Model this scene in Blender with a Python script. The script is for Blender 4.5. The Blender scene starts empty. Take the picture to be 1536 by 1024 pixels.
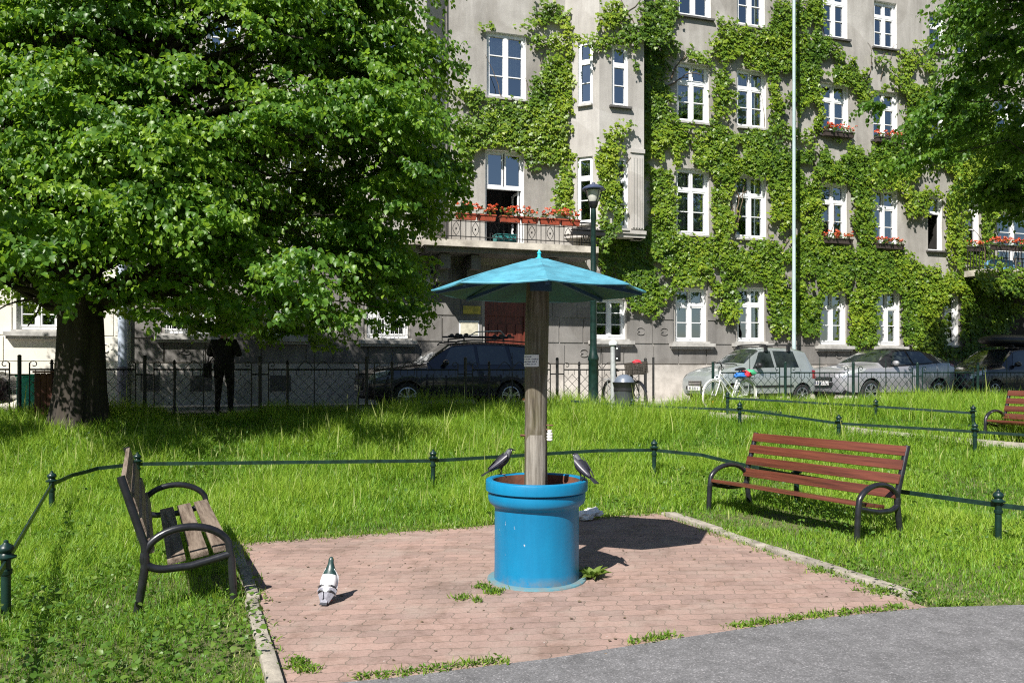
import bpy, bmesh, math, random
import numpy as np
from mathutils import Vector, Matrix, noise as mnoise
random.seed(11); RNG = np.random.default_rng(11)
SC = bpy.context.scene; COL = SC.collection
F = 1194.7; U0 = 768.0; V0 = 556.0; EYE = 1.64          # focal length and horizon of the photograph in its own pixels

# ------------------------------------------------------------------ helpers
def px(u, v, Y): return Vector(((u-U0)*Y/F, Y, EYE-(v-V0)*Y/F))
def sst(a, b, x):
    t = np.clip((x-a)/(b-a), 0, 1); return t*t*(3-2*t)
GP = [-400, 9.0, 9.8, 10.5, 12.5, 14, 16, 17, 800]; GZ = [0, 0, .03, .09, .33, .5, .66, .72, .72]
def gz_np(X, Y):
    s = sst(9, 15, Y)
    p = Y - .3118*np.minimum(X, 0)*s - .1*np.maximum(np.minimum(X, 40), 0)*s
    return np.interp(p, GP, GZ)
def gz(x, y): return float(gz_np(np.array([x], float), np.array([y], float))[0])

def tag(o, label=None, cat=None, group=None, kind=None):
    if label: o['label'] = label
    if cat: o['category'] = cat
    if group: o['group'] = group
    if kind: o['kind'] = kind
    return o
def thing(name, label, cat, loc=(0, 0, 0), rz=0, group=None):
    o = bpy.data.objects.new(name, None); COL.objects.link(o)
    o.location = loc; o.rotation_euler = (0, 0, rz); o.empty_display_size = .1
    return tag(o, label, cat, group)
def link(name, me, parent=None):
    o = bpy.data.objects.new(name, me); COL.objects.link(o)
    if parent is not None:
        o.parent = parent
        if parent.type == 'EMPTY': o.matrix_parent_inverse = parent.matrix_basis.inverted()
    return o
def copy_tree(o, parent=None):
    c = o.copy(); COL.objects.link(c)
    if parent is not None: c.parent = parent
    for ch in list(o.children): copy_tree(ch, c)
    return c

class MB:
    """collects shapes, then links them as ONE mesh object"""
    def __init__(s): s.v = []; s.f = []; s.m = []
    def add(s, vs, fs, m=0):
        b = len(s.v); s.v += [tuple(x) for x in vs]
        for f in fs: s.f.append(tuple(b+i for i in f)); s.m.append(m)
    def quad(s, a, b, c, d, m=0): s.add([a, b, c, d], [(0, 1, 2, 3)], m)
    def hexa(s, p, m=0):       # 8 points: bottom ring 0-3, top ring 4-7
        s.add(p, [(3, 2, 1, 0), (4, 5, 6, 7), (0, 1, 5, 4), (1, 2, 6, 5), (2, 3, 7, 6), (3, 0, 4, 7)], m)
    def box(s, x0, x1, y0, y1, z0, z1, m=0):
        s.hexa([(x0, y0, z0), (x1, y0, z0), (x1, y1, z0), (x0, y1, z0), (x0, y0, z1), (x1, y0, z1), (x1, y1, z1), (x0, y1, z1)], m)
    def tube(s, pts, r, n=8, m=0, cap=True, closed=False, sq=None):
        pts = [Vector(p) for p in pts]; N = len(pts)
        rs = r if isinstance(r, (list, tuple)) else [r]*N
        up = None; rings = []
        for i, p in enumerate(pts):
            if closed: d = pts[(i+1) % N]-pts[i-1]
            else: d = pts[min(i+1, N-1)]-pts[max(i-1, 0)]
            if d.length < 1e-9: d = Vector((0, 0, 1))
            d.normalize()
            if up is None:
                up = Vector((0, 0, 1)) if abs(d.z) < .9 else Vector((1, 0, 0))
            a = up-d*up.dot(d)
            if a.length < 1e-6: a = d.orthogonal()
            a.normalize(); b = d.cross(a); up = a
            ring = []
            for k in range(n):
                t = 2*math.pi*(k+.5)/n
                ca, sb = math.cos(t), math.sin(t)
                if sq: ca, sb = ca*sq[0], sb*sq[1]
                ring.append(p+(a*ca+b*sb)*rs[i])
            rings.append(ring)
        vs = [q for R in rings for q in R]; fs = []
        for i in range(N if closed else N-1):
            j = (i+1) % N
            for k in range(n):
                l = (k+1) % n; fs.append((i*n+k, i*n+l, j*n+l, j*n+k))
        if cap and not closed:
            fs.append(tuple(range(n-1, -1, -1))); fs.append(tuple((N-1)*n+k for k in range(n)))
        s.add(vs, fs, m)
    def lathe(s, prof, n=32, m=0, c=(0, 0, 0), cap=True, axis='z'):
        vs = []; fs = []
        for (r, z) in prof:
            for k in range(n):
                t = 2*math.pi*k/n; x, y = r*math.cos(t), r*math.sin(t)
                if axis == 'z': vs.append((c[0]+x, c[1]+y, c[2]+z))
                elif axis == 'y': vs.append((c[0]+x, c[1]+z, c[2]-y))
                else: vs.append((c[0]+z, c[1]+x, c[2]+y))
        for i in range(len(prof)-1):
            for k in range(n):
                l = (k+1) % n; fs.append((i*n+k, i*n+l, (i+1)*n+l, (i+1)*n+k))
        if cap:
            fs.append(tuple(range(n-1, -1, -1))); fs.append(tuple((len(prof)-1)*n+k for k in range(n)))
        s.add(vs, fs, m)
    def ell(s, c, r, n=12, k=8, m=0, M=None):
        vs = []; fs = []
        for i in range(k+1):
            ph = math.pi*i/k-math.pi/2
            for j in range(n):
                th = 2*math.pi*j/n
                p = Vector((r[0]*math.cos(ph)*math.cos(th), r[1]*math.cos(ph)*math.sin(th), r[2]*math.sin(ph)))
                if M is not None: p = M @ p
                vs.append(Vector(c)+p)
        for i in range(k):
            for j in range(n):
                l = (j+1) % n; fs.append((i*n+j, i*n+l, (i+1)*n+l, (i+1)*n+j))
        s.add(vs, fs, m)
    def build(s, name, mats, parent=None, smooth=False, ang=40, bevel=0):
        me = bpy.data.meshes.new(name); me.from_pydata(s.v, [], s.f)
        mats = mats if isinstance(mats, (list, tuple)) else [mats]
        for m in mats: me.materials.append(m)
        if len(mats) > 1: me.polygons.foreach_set('material_index', s.m)
        if bevel:
            bm = bmesh.new(); bm.from_mesh(me); bmesh.ops.remove_doubles(bm, verts=bm.verts, dist=1e-5)
            es = [e for e in bm.edges if len(e.link_faces) == 2 and e.calc_face_angle(0) > math.radians(35)]
            bmesh.ops.bevel(bm, geom=es, offset=bevel, segments=2, affect='EDGES', profile=.6)
            bm.to_mesh(me); bm.free(); smooth = True
        me.update()
        if smooth:
            me.polygons.foreach_set('use_smooth', [True]*len(me.polygons))
            try: me.set_sharp_from_angle(angle=math.radians(ang))
            except Exception: pass
        return link(name, me, parent)

def np_mesh(name, V, T, mats, parent=None, tint=None, smooth=False, mi=None):
    """triangle mesh from numpy arrays, with an optional per-point float attribute"""
    me = bpy.data.meshes.new(name); V = np.asarray(V, np.float32); T = np.asarray(T, np.int32)
    me.vertices.add(len(V)); me.vertices.foreach_set('co', V.ravel())
    me.loops.add(T.size); me.loops.foreach_set('vertex_index', T.ravel())
    me.polygons.add(len(T)); me.polygons.foreach_set('loop_start', np.arange(0, T.size, 3, dtype=np.int32))
    mats = mats if isinstance(mats, (list, tuple)) else [mats]
    for m in mats: me.materials.append(m)
    if mi is not None: me.polygons.foreach_set('material_index', np.asarray(mi, np.int32))
    if smooth: me.polygons.foreach_set('use_smooth', np.ones(len(T), bool))
    me.update(calc_edges=True)
    if tint is not None:
        a = me.attributes.new('tint', 'FLOAT', 'POINT'); a.data.foreach_set('value', np.asarray(tint, np.float32))
    return link(name, me, parent)

def in_poly(P, X, Y):
    P = np.asarray(P, float); c = np.zeros(len(X), bool); j = len(P)-1
    for i in range(len(P)):
        xi, yi = P[i]; xj, yj = P[j]
        m = ((yi > Y) != (yj > Y)) & (X < (xj-xi)*(Y-yi)/((yj-yi) if yj != yi else 1e-9)+xi)
        c ^= m; j = i
    return c
def nrm(a): return a/np.maximum(np.linalg.norm(a, axis=1, keepdims=True), 1e-9)

LEAF_HEART = np.array([(0, 0, 0), (0, .5, -.03), (0, 1.05, -.16), (-.30, .02, .05), (-.45, .40, .09), (-.24, .76, .0), (.30, .02, .05), (.45, .40, .09), (.24, .76, .0)], float)
LEAF_T = np.array([(0, 1, 4), (0, 4, 3), (1, 5, 4), (1, 2, 5), (0, 7, 1), (0, 6, 7), (1, 7, 8), (1, 8, 2)], int)
LEAF_LOBE = np.array([(0, 0, 0), (0, .42, .04), (0, 1.0, -.14), (-.38, -.08, 0), (-.58, .42, -.06), (-.22, .55, .03), (.38, -.08, 0), (.58, .42, -.06), (.22, .55, .03)], float)
def leaves(name, P, A, N, S, mats, parent=None, tpl=LEAF_HEART, tint=None, mi=None):
    """P base points, A tip directions, N face normals, S sizes"""
    A = nrm(A); N = nrm(N-A*np.sum(N*A, axis=1, keepdims=True)); B = np.cross(A, N)
    k = len(tpl); sag = RNG.uniform(.3, 1.9, len(P))
    V = (P[:, None, :]+S[:, None, None]*(B[:, None, :]*tpl[None, :, 0:1]+A[:, None, :]*tpl[None, :, 1:2]+N[:, None, :]*(tpl[None, :, 2:3]*sag[:, None, None])))
    T = (LEAF_T[None]+(np.arange(len(P))*k)[:, None, None]).reshape(-1, 3)
    if tint is None: tint = RNG.uniform(0, 1, len(P))
    m = None if mi is None else np.repeat(mi, len(LEAF_T))
    return np_mesh(name, V.reshape(-1, 3), T, mats, parent, np.repeat(tint, k), False, m)

# ------------------------------------------------------------------ materials
def new_mat(name):
    m = bpy.data.materials.new(name); m.use_nodes = True
    nt = m.node_tree; nt.nodes.clear(); out = nt.nodes.new('ShaderNodeOutputMaterial')
    return m, nt, out
def ramp(nt, fac, cols):
    r = nt.nodes.new('ShaderNodeValToRGB'); e = r.color_ramp.elements
    while len(e) < len(cols): e.new(.5)
    for i, (p, c) in enumerate(cols): e[i].position = p; e[i].color = (*c, 1)
    nt.links.new(fac, r.inputs[0]); return r.outputs[0]
def noise_n(nt, scale, detail=6, rough=.6, vec=None, dist=0):
    n = nt.nodes.new('ShaderNodeTexNoise'); n.inputs['Scale'].default_value = scale
    n.inputs['Detail'].default_value = detail; n.inputs['Roughness'].default_value = rough; n.inputs['Distortion'].default_value = dist
    if vec is not None: nt.links.new(vec, n.inputs['Vector'])
    return n.outputs[0]
def coords(nt, scale=(1, 1, 1), rot=(0, 0, 0)):
    t = nt.nodes.new('ShaderNodeTexCoord'); mp = nt.nodes.new('ShaderNodeMapping')
    mp.inputs['Scale'].default_value = scale; mp.inputs['Rotation'].default_value = rot
    nt.links.new(t.outputs['Object'], mp.inputs[0]); return mp.outputs[0]
def bump(nt, h, strength, dist=.01):
    b = nt.nodes.new('ShaderNodeBump'); b.inputs['Strength'].default_value = strength; b.inputs['Distance'].default_value = dist
    nt.links.new(h, b.inputs['Height']); return b.outputs[0]
def mixc(nt, a, b, fac, mode='MIX'):
    m = nt.nodes.new('ShaderNodeMix'); m.data_type = 'RGBA'; m.blend_type = mode
    for s, x in ((0, fac), (6, a), (7, b)):
        if hasattr(x, 'is_linked'): nt.links.new(x, m.inputs[s])
        else: m.inputs[s].default_value = x if s == 0 else (*x, 1)
    return m.outputs[2]
def plain(name, c, rough=.6, metal=0, spec=.5, var=.12, scale=8, bmp=0, stretch=(1, 1, 1), coat=0, c2=None, bscale=None):
    m, nt, out = new_mat(name); b = nt.nodes.new('ShaderNodeBsdfPrincipled')
    vec = coords(nt, stretch); n = noise_n(nt, scale, 7, .65, vec)
    lo = c2 if c2 else tuple(x*(1-var*1.6) for x in c); hi = tuple(min(x*(1+var), .95) for x in c)
    nt.links.new(ramp(nt, n, [(.3, lo), (.62, hi)]), b.inputs['Base Color'])
    rr = nt.nodes.new('ShaderNodeMapRange'); rr.inputs[3].default_value = max(rough-.1, 0.02); rr.inputs[4].default_value = min(rough+.12, 1)
    nt.links.new(n, rr.inputs[0]); nt.links.new(rr.outputs[0], b.inputs['Roughness'])
    b.inputs['Metallic'].default_value = metal; b.inputs['Specular IOR Level'].default_value = spec
    if coat: b.inputs['Coat Weight'].default_value = coat; b.inputs['Coat Roughness'].default_value = .04
    if bmp: nt.links.new(bump(nt, noise_n(nt, bscale or scale*4, 5, .7, vec), bmp), b.inputs['Normal'])
    nt.links.new(b.outputs[0], out.inputs[0]); return m
def leafmat(name, cols, trans, tfac=.38, rough=.42, spec=.45):
    m, nt, out = new_mat(name); b = nt.nodes.new('ShaderNodeBsdfPrincipled')
    at = nt.nodes.new('ShaderNodeAttribute'); at.attribute_name = 'tint'
    k = len(cols)-1; c = ramp(nt, at.outputs['Fac'], [(i/k, x) for i, x in enumerate(cols)])
    nt.links.new(c, b.inputs['Base Color']); b.inputs['Roughness'].default_value = rough; b.inputs['Specular IOR Level'].default_value = spec
    t = nt.nodes.new('ShaderNodeBsdfTranslucent'); nt.links.new(mixc(nt, c, trans, .6), t.inputs[0])
    mx = nt.nodes.new('ShaderNodeMixShader'); mx.inputs[0].default_value = tfac
    nt.links.new(b.outputs[0], mx.inputs[1]); nt.links.new(t.outputs[0], mx.inputs[2]); nt.links.new(mx.outputs[0], out.inputs[0])
    return m
M = {}
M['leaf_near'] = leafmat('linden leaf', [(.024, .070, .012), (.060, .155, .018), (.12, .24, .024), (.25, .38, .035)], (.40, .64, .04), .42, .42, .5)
M['leaf_right'] = leafmat('maple leaf', [(.026, .075, .011), (.052, .135, .015), (.095, .20, .018), (.17, .28, .028)], (.28, .50, .03), .38, .44)
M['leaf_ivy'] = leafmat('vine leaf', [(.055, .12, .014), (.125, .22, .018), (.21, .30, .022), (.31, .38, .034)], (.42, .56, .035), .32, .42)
M['grass'] = leafmat('grass blade', [(.065, .165, .018), (.135, .28, .026), (.235, .385, .036), (.34, .46, .06), (.52, .50, .26)], (.48, .68, .06), .44, .45, .3)
M['weed'] = leafmat('weed leaf', [(.045, .11, .016), (.075, .165, .022), (.12, .22, .028), (.19, .24, .06)], (.28, .46, .06), .35, .45)
M['flower_leaf'] = leafmat('geranium leaf', [(.05, .12, .02), (.09, .18, .03)], (.25, .4, .05), .3)
M['petal'] = leafmat('geranium petal', [(.66, .07, .02), (.78, .16, .06), (.80, .32, .22)], (.8, .15, .08), .3, .6)
M['bark'] = plain('bark', (.034, .027, .021), .95, var=.45, scale=5, bmp=1.0, stretch=(1, 1, .18), bscale=14)
M['twig'] = plain('vine stem', (.13, .095, .06), .9, var=.3, scale=20)
M['soil'] = plain('mossy lawn soil', (.085, .10, .03), .95, var=.5, scale=9, bmp=1.0, c2=(.06, .05, .028))
M['white_frame'] = plain('white window paint', (.80, .81, .82), .4, var=.05, scale=4)
M['curtain'] = plain('net curtain', (.80, .81, .82), .9, var=.35, scale=5, stretch=(6, 6, .15))
M['reveal'] = plain('white painted reveal', (.70, .69, .67), .8, var=.1, scale=3)
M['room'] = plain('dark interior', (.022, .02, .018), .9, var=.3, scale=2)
M['sill'] = plain('sill metal', (.42, .41, .39), .55, var=.2, scale=5)
M['zinc'] = plain('dark zinc sheet', (.10, .095, .09), .5, var=.25, scale=6)
M['plinth'] = plain('plinth render', (.47, .44, .405), .9, var=.22, scale=1.3, bmp=.35, c2=(.27, .25, .225), bscale=30)
M['cream'] = plain('cream render', (.76, .73, .65), .9, var=.06, scale=1.5, bmp=.2, bscale=40)
M['door_red'] = plain('red brown door', (.13, .03, .018), .45, var=.3, scale=7, stretch=(3, 3, .3))
M['green_metal'] = plain('dark green paint', (.006, .024, .020), .35, var=.3, scale=9, bmp=.1)
M['green_metal_2'] = plain('worn green rail paint', (.009, .028, .022), .42, var=.35, scale=12, bmp=.12)
M['black_metal'] = plain('black tube paint', (.014, .015, .019), .3, var=.3, scale=9, spec=.6, bmp=.05)
M['fence_metal'] = plain('old black fence iron', (.018, .018, .018), .55, var=.4, scale=10)
M['teal_pole'] = plain('pale teal pole paint', (.40, .50, .51), .45, var=.1, scale=3)
M['wood_new'] = plain('red brown varnished slat', (.105, .031, .018), .33, var=.5, scale=5, bmp=.3, stretch=(.22, 5, 5), c2=(.045, .014, .009), coat=.25)
M['wood_old'] = plain('weathered grey slat', (.165, .13, .10), .7, var=.4, scale=6, bmp=.5, stretch=(.3, 5, 5), c2=(.055, .033, .023))
M['grey_metal'] = plain('galvanised grey', (.45, .47, .48), .45, metal=.3, var=.15, scale=6)
M['bin_grey'] = plain('grey bin plastic', (.055, .062, .07), .45, var=.2, scale=6)
M['bin_lid'] = plain('bluish grey lid', (.12, .145, .19), .35, var=.15, scale=6)
M['black_plastic'] = plain('black plastic', (.015, .015, .017), .45, var=.2, scale=8)
M['tyre'] = plain('tyre rubber', (.018, .018, .019), .85, var=.25, scale=12)
M['alloy'] = plain('alloy rim', (.55, .56, .58), .3, metal=.85, var=.1, scale=9)
M['chrome'] = plain('chrome', (.75, .76, .78), .15, metal=1, var=.05, scale=9)
M['lens'] = plain('headlamp lens', (.55, .58, .6), .08, metal=.4, var=.2, scale=14, coat=1)
M['lamp_red'] = plain('tail lamp', (.30, .01, .012), .15, var=.15, scale=12, coat=1)
M['plate'] = plain('plate white', (.78, .78, .76), .5, var=.04, scale=5)
M['ink'] = plain('dark printed ink', (.03, .035, .09), .6, var=.1, scale=5)
M['carglass'] = plain('car glass', (.020, .026, .027), .04, var=.5, scale=2.5, spec=1.0, coat=1)
M['teal_bin'] = plain('teal sheet', (.07, .55, .45), .45, var=.1, scale=4)
M['rust_wood'] = plain('rusty brown boards', (.10, .035, .022), .8, var=.4, scale=6, stretch=(3, 3, .4))
M['concrete'] = plain('kerb concrete', (.30, .27, .225), .92, var=.3, scale=7, bmp=.6, bscale=60)
M['balcony'] = plain('stained slab render', (.50, .46, .40), .9, var=.28, scale=2.2, bmp=.3, c2=(.26, .235, .20), bscale=40)
M['terracotta'] = plain('red plastic trough', (.36, .07, .035), .5, var=.2, scale=5)
M['dark_trough'] = plain('dark trough', (.06, .045, .04), .6, var=.2, scale=5)
M['paper'] = plain('crumpled paper', (.82, .81, .79), .8, var=.06, scale=20)
M['insulator'] = plain('white porcelain', (.80, .79, .74), .25, var=.08, scale=8)
M['iron_rust'] = plain('rusty iron', (.11, .05, .03), .8, var=.4, scale=10)
M['cloth_black'] = plain('black cloth', (.010, .010, .012), .85, var=.3, scale=12)
M['cloth_dark'] = plain('black trouser cloth', (.009, .009, .010), .9, var=.3, scale=12)
M['skin'] = plain('skin', (.48, .29, .21), .55, var=.08, scale=10)
M['hair'] = plain('dark hair', (.02, .014, .01), .6, var=.3, scale=30)
M['road'] = plain('street asphalt', (.13, .13, .13), .9, var=.2, scale=6, bmp=.4, bscale=80)
M['pavement'] = plain('pavement concrete', (.40, .375, .34), .9, var=.2, scale=1.6, bmp=.3, c2=(.25, .235, .21), bscale=50)
M['gravel'] = plain('pale path surface', (.30, .275, .235), .95, var=.25, scale=5, bmp=.6, bscale=60, c2=(.20, .19, .14))
M['feather_white'] = plain('white feathers', (.66, .66, .68), .75, var=.06, scale=40)
M['feather_grey'] = plain('grey feathers', (.24, .24, .28), .7, var=.2, scale=50)
M['feather_dark'] = plain('slate dark feathers', (.035, .037, .045), .5, var=.3, scale=60)
M['feather_neck'] = plain('dark green neck feathers', (.018, .045, .042), .35, var=.4, scale=60, spec=.7)
M['feather_black'] = plain('black jackdaw feathers', (.022, .022, .03), .42, var=.35, scale=60, spec=.6)
M['feather_wing'] = plain('sheeny wing feathers', (.05, .047, .066), .38, var=.4, scale=70, stretch=(1, 4, 1), spec=.6)
M['feather_nape'] = plain('ash grey nape', (.085, .09, .10), .6, var=.2, scale=60)
M['leg_pink'] = plain('pink bird leg', (.45, .12, .10), .6)
M['beak'] = plain('dark beak', (.02, .02, .022), .4)
M['bike_white'] = plain('white bicycle enamel', (.78, .78, .79), .3, var=.05, coat=.5)
M['bike_tyre_pale'] = plain('pale tyre', (.74, .73, .70), .7, var=.1)
M['bag_blue'] = plain('blue bag cloth', (.03, .17, .55), .6)
M['bag_red'] = plain('red bag cloth', (.60, .025, .045), .6)
M['bag_green'] = plain('green bag cloth', (.05, .32, .16), .6)
M['reflector'] = plain('amber reflector', (.75, .42, .05), .3)
M['wicker'] = plain('dark wire basket', (.07, .06, .05), .8)
M['sign_blue'] = plain('dark blue enamel', (.02, .025, .07), .3)
M['sign_yellow'] = plain('yellow sign', (.50, .40, .05), .5, c2=(.24, .22, .03), var=.3, scale=6)
M['notice'] = plain('cream notice', (.60, .57, .45), .7, c2=(.42, .40, .30), scale=7)
M['lamp_hat'] = plain('blue grey lamp hat', (.05, .065, .12), .35)
M['lamp_glass'] = plain('frosted lamp glass', (.66, .66, .60), .25, var=.1, spec=.6)

def paint_mat(name, c, metal=.35):
    m, nt, out = new_mat(name); b = nt.nodes.new('ShaderNodeBsdfPrincipled')
    vec = coords(nt); n = noise_n(nt, 3, 5, .6, vec)
    nt.links.new(ramp(nt, n, [(.3, tuple(x*.85 for x in c)), (.7, c)]), b.inputs['Base Color'])
    b.inputs['Metallic'].default_value = metal; b.inputs['Roughness'].default_value = .32
    b.inputs['Coat Weight'].default_value = 1; b.inputs['Coat Roughness'].default_value = .03
    nt.links.new(b.outputs[0], out.inputs[0]); return m
M['paint_navy'] = paint_mat('navy car paint', (.006, .008, .024), .2)
M['paint_silver'] = paint_mat('silver car paint', (.50, .55, .56), .55)
M['paint_grey'] = paint_mat('silver grey car paint', (.46, .46, .50), .5)
M['paint_dark'] = paint_mat('blue black car paint', (.014, .017, .032), .3)
M['paint_maroon'] = paint_mat('maroon car paint', (.06, .012, .02), .2)

def glass_mat(name, refl):
    m, nt, out = new_mat(name)
    tr = nt.nodes.new('ShaderNodeBsdfTransparent'); tr.inputs[0].default_value = (.8, .84, .84, 1)
    gl = nt.nodes.new('ShaderNodeBsdfGlossy'); gl.inputs['Roughness'].default_value = .02; gl.inputs[0].default_value = (.9, .95, 1, 1)
    fr = nt.nodes.new('ShaderNodeFresnel'); fr.inputs[0].default_value = 1.52
    ad = nt.nodes.new('ShaderNodeMath'); ad.operation = 'ADD'; ad.inputs[1].default_value = refl; ad.use_clamp = True
    nt.links.new(fr.outputs[0], ad.inputs[0])
    vec = coords(nt, (1, 1, 1)); nt.links.new(bump(nt, noise_n(nt, 1.6, 2, .5, vec), .12, .02), gl.inputs['Normal'])
    mx = nt.nodes.new('ShaderNodeMixShader'); nt.links.new(ad.outputs[0], mx.inputs[0])
    nt.links.new(tr.outputs[0], mx.inputs[1]); nt.links.new(gl.outputs[0], mx.inputs[2]); nt.links.new(mx.outputs[0], out.inputs[0])
    return m
M['pane'] = glass_mat('window glass', .36)

def plaster(name, c, dark, streak=.5):
    m, nt, out = new_mat(name); b = nt.nodes.new('ShaderNodeBsdfPrincipled'); b.inputs['Roughness'].default_value = .92
    b.inputs['Specular IOR Level'].default_value = .2
    v1 = coords(nt); v2 = coords(nt, (1.1, 1.1, .14))
    a = ramp(nt, noise_n(nt, .8, 8, .68, v1, .4), [(.32, dark), (.66, c)])
    st = ramp(nt, noise_n(nt, 1.5, 7, .7, v2), [(.36, tuple(x*.62 for x in c)), (.58, (1, 1, 1))])
    col = mixc(nt, a, st, streak, 'MULTIPLY')
    fine = ramp(nt, noise_n(nt, 34, 4, .7, v1), [(.3, (.84, .84, .84)), (.7, (1, 1, 1))])
    pt = ramp(nt, noise_n(nt, .55, 2, .4, v1, 1.2), [(.50, (.86, .85, .84)), (.53, (1, 1, 1))]); col = mixc(nt, col, pt, .8, 'MULTIPLY')
    nt.links.new(mixc(nt, col, fine, 1.0, 'MULTIPLY'), b.inputs['Base Color'])
    nt.links.new(bump(nt, noise_n(nt, 45, 5, .7, v1), .35), b.inputs['Normal'])
    nt.links.new(b.outputs[0], out.inputs[0]); return m
M['plaster'] = plaster('grey beige render', (.53, .508, .475), (.37, .352, .325), .4)
M['plaster_bay'] = plaster('pale grey render', (.55, .53, .50), (.44, .42, .395), .35)
M['stone'] = plaster('ground floor grey render', (.31, .297, .28), (.215, .205, .195), .35)

def pavers():
    m, nt, out = new_mat('pink pavers'); b = nt.nodes.new('ShaderNodeBsdfPrincipled'); b.inputs['Roughness'].default_value = .9
    b.inputs['Specular IOR Level'].default_value = .25
    v = coords(nt, (1, 1, 1), (0, 0, math.radians(-3)))
    # wavy interlocking joints: shift the brick coordinates with two waves
    sx = nt.nodes.new('ShaderNodeSeparateXYZ'); nt.links.new(v, sx.inputs[0])
    def wave(src, freq, amp):
        a = nt.nodes.new('ShaderNodeMath'); a.operation = 'MULTIPLY'; a.inputs[1].default_value = freq; nt.links.new(src, a.inputs[0])
        s = nt.nodes.new('ShaderNodeMath'); s.operation = 'SINE'; nt.links.new(a.outputs[0], s.inputs[0])
        q = nt.nodes.new('ShaderNodeMath'); q.operation = 'MULTIPLY'; q.inputs[1].default_value = amp; nt.links.new(s.outputs[0], q.inputs[0]); return q.outputs[0]
    def addm(a, c):
        q = nt.nodes.new('ShaderNodeMath'); nt.links.new(a, q.inputs[0]); nt.links.new(c, q.inputs[1]); return q.outputs[0]
    nx = addm(sx.outputs[0], wave(sx.outputs[1], 2*math.pi/.115, .009)); ny = addm(sx.outputs[1], wave(sx.outputs[0], 2*math.pi/.115, .007))
    cb = nt.nodes.new('ShaderNodeCombineXYZ'); nt.links.new(nx, cb.inputs[0]); nt.links.new(ny, cb.inputs[1])
    br = nt.nodes.new('ShaderNodeTexBrick'); nt.links.new(cb.outputs[0], br.inputs['Vector'])
    br.inputs['Scale'].default_value = 1; br.inputs['Brick Width'].default_value = .23; br.inputs['Row Height'].default_value = .115
    br.inputs['Mortar Size'].default_value = .0045; br.inputs['Mortar Smooth'].default_value = .5; br.inputs['Bias'].default_value = -.2
    br.inputs['Color1'].default_value = (.385, .262, .222, 1); br.inputs['Color2'].default_value = (.295, .207, .180, 1); br.inputs['Mortar'].default_value = (.20, .155, .125, 1)
    big = ramp(nt, noise_n(nt, .9, 6, .65, v, .5), [(.3, (.82, .86, .86)), (.6, (1.0, 1.0, 1.0))])
    c = mixc(nt, br.outputs['Color'], big, 1.0, 'MULTIPLY')
    dirt = ramp(nt, noise_n(nt, 3.2, 9, .75, v, .8), [(.36, (.62, .60, .56)), (.52, (1, 1, 1))])
    c = mixc(nt, c, dirt, .75, 'MULTIPLY')
    c = mixc(nt, c, (.62, .60, .57), mixc(nt, (0, 0, 0), ramp(nt, noise_n(nt, 22, 3, .55, v), [(.735, (0, 0, 0)), (.76, (1, 1, 1))]), .6))
    pale = ramp(nt, noise_n(nt, 1.7, 5, .7, v), [(.50, (0, 0, 0)), (.66, (1, 1, 1))])
    c = mixc(nt, c, (.38, .31, .265), mixc(nt, (0, 0, 0), pale, .45))
    spk = ramp(nt, noise_n(nt, 120, 2, .5, v), [(.3, (.8, .8, .8)), (.6, (1, 1, 1))])
    nt.links.new(mixc(nt, c, spk, 1, 'MULTIPLY'), b.inputs['Base Color'])
    h = mixc(nt, br.outputs['Fac'], noise_n(nt, 60, 4, .7, v), .35)
    inv = nt.nodes.new('ShaderNodeInvert'); nt.links.new(br.outputs['Fac'], inv.inputs[1])
    nt.links.new(bump(nt, mixc(nt, inv.outputs[0], noise_n(nt, 50, 4, .7, v), .4), .42, .007), b.inputs['Normal'])
    nt.links.new(b.outputs[0], out.inputs[0]); return m
M['pavers'] = pavers()
def asphalt():
    m, nt, out = new_mat('worn path asphalt'); b = nt.nodes.new('ShaderNodeBsdfPrincipled'); b.inputs['Roughness'].default_value = .9
    v = coords(nt); base = ramp(nt, noise_n(nt, 2, 7, .7, v), [(.3, (.145, .143, .148)), (.7, (.19, .187, .193))])
    vo = nt.nodes.new('ShaderNodeTexVoronoi'); vo.inputs['Scale'].default_value = 125; nt.links.new(v, vo.inputs['Vector'])
    st = nt.nodes.new('ShaderNodeSeparateColor'); nt.links.new(vo.outputs['Color'], st.inputs[0])
    c = mixc(nt, base, ramp(nt, st.outputs[0], [(.0, (.72, .72, .72)), (.5, (.95, .95, .95)), (.88, (1.1, 1.1, 1.1)), (.97, (1.75, 1.72, 1.72))]), 1, 'MULTIPLY')
    big = ramp(nt, noise_n(nt, 5, 9, .82, v, .6), [(.34, (.66, .66, .66)), (.62, (1.18, 1.18, 1.18))])
    nt.links.new(mixc(nt, c, big, 1, 'MULTIPLY'), b.inputs['Base Color'])
    nt.links.new(bump(nt, noise_n(nt, 90, 4, .8, v), .8, .008), b.inputs['Normal'])
    nt.links.new(b.outputs[0], out.inputs[0]); return m
M['asphalt'] = asphalt()
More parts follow.
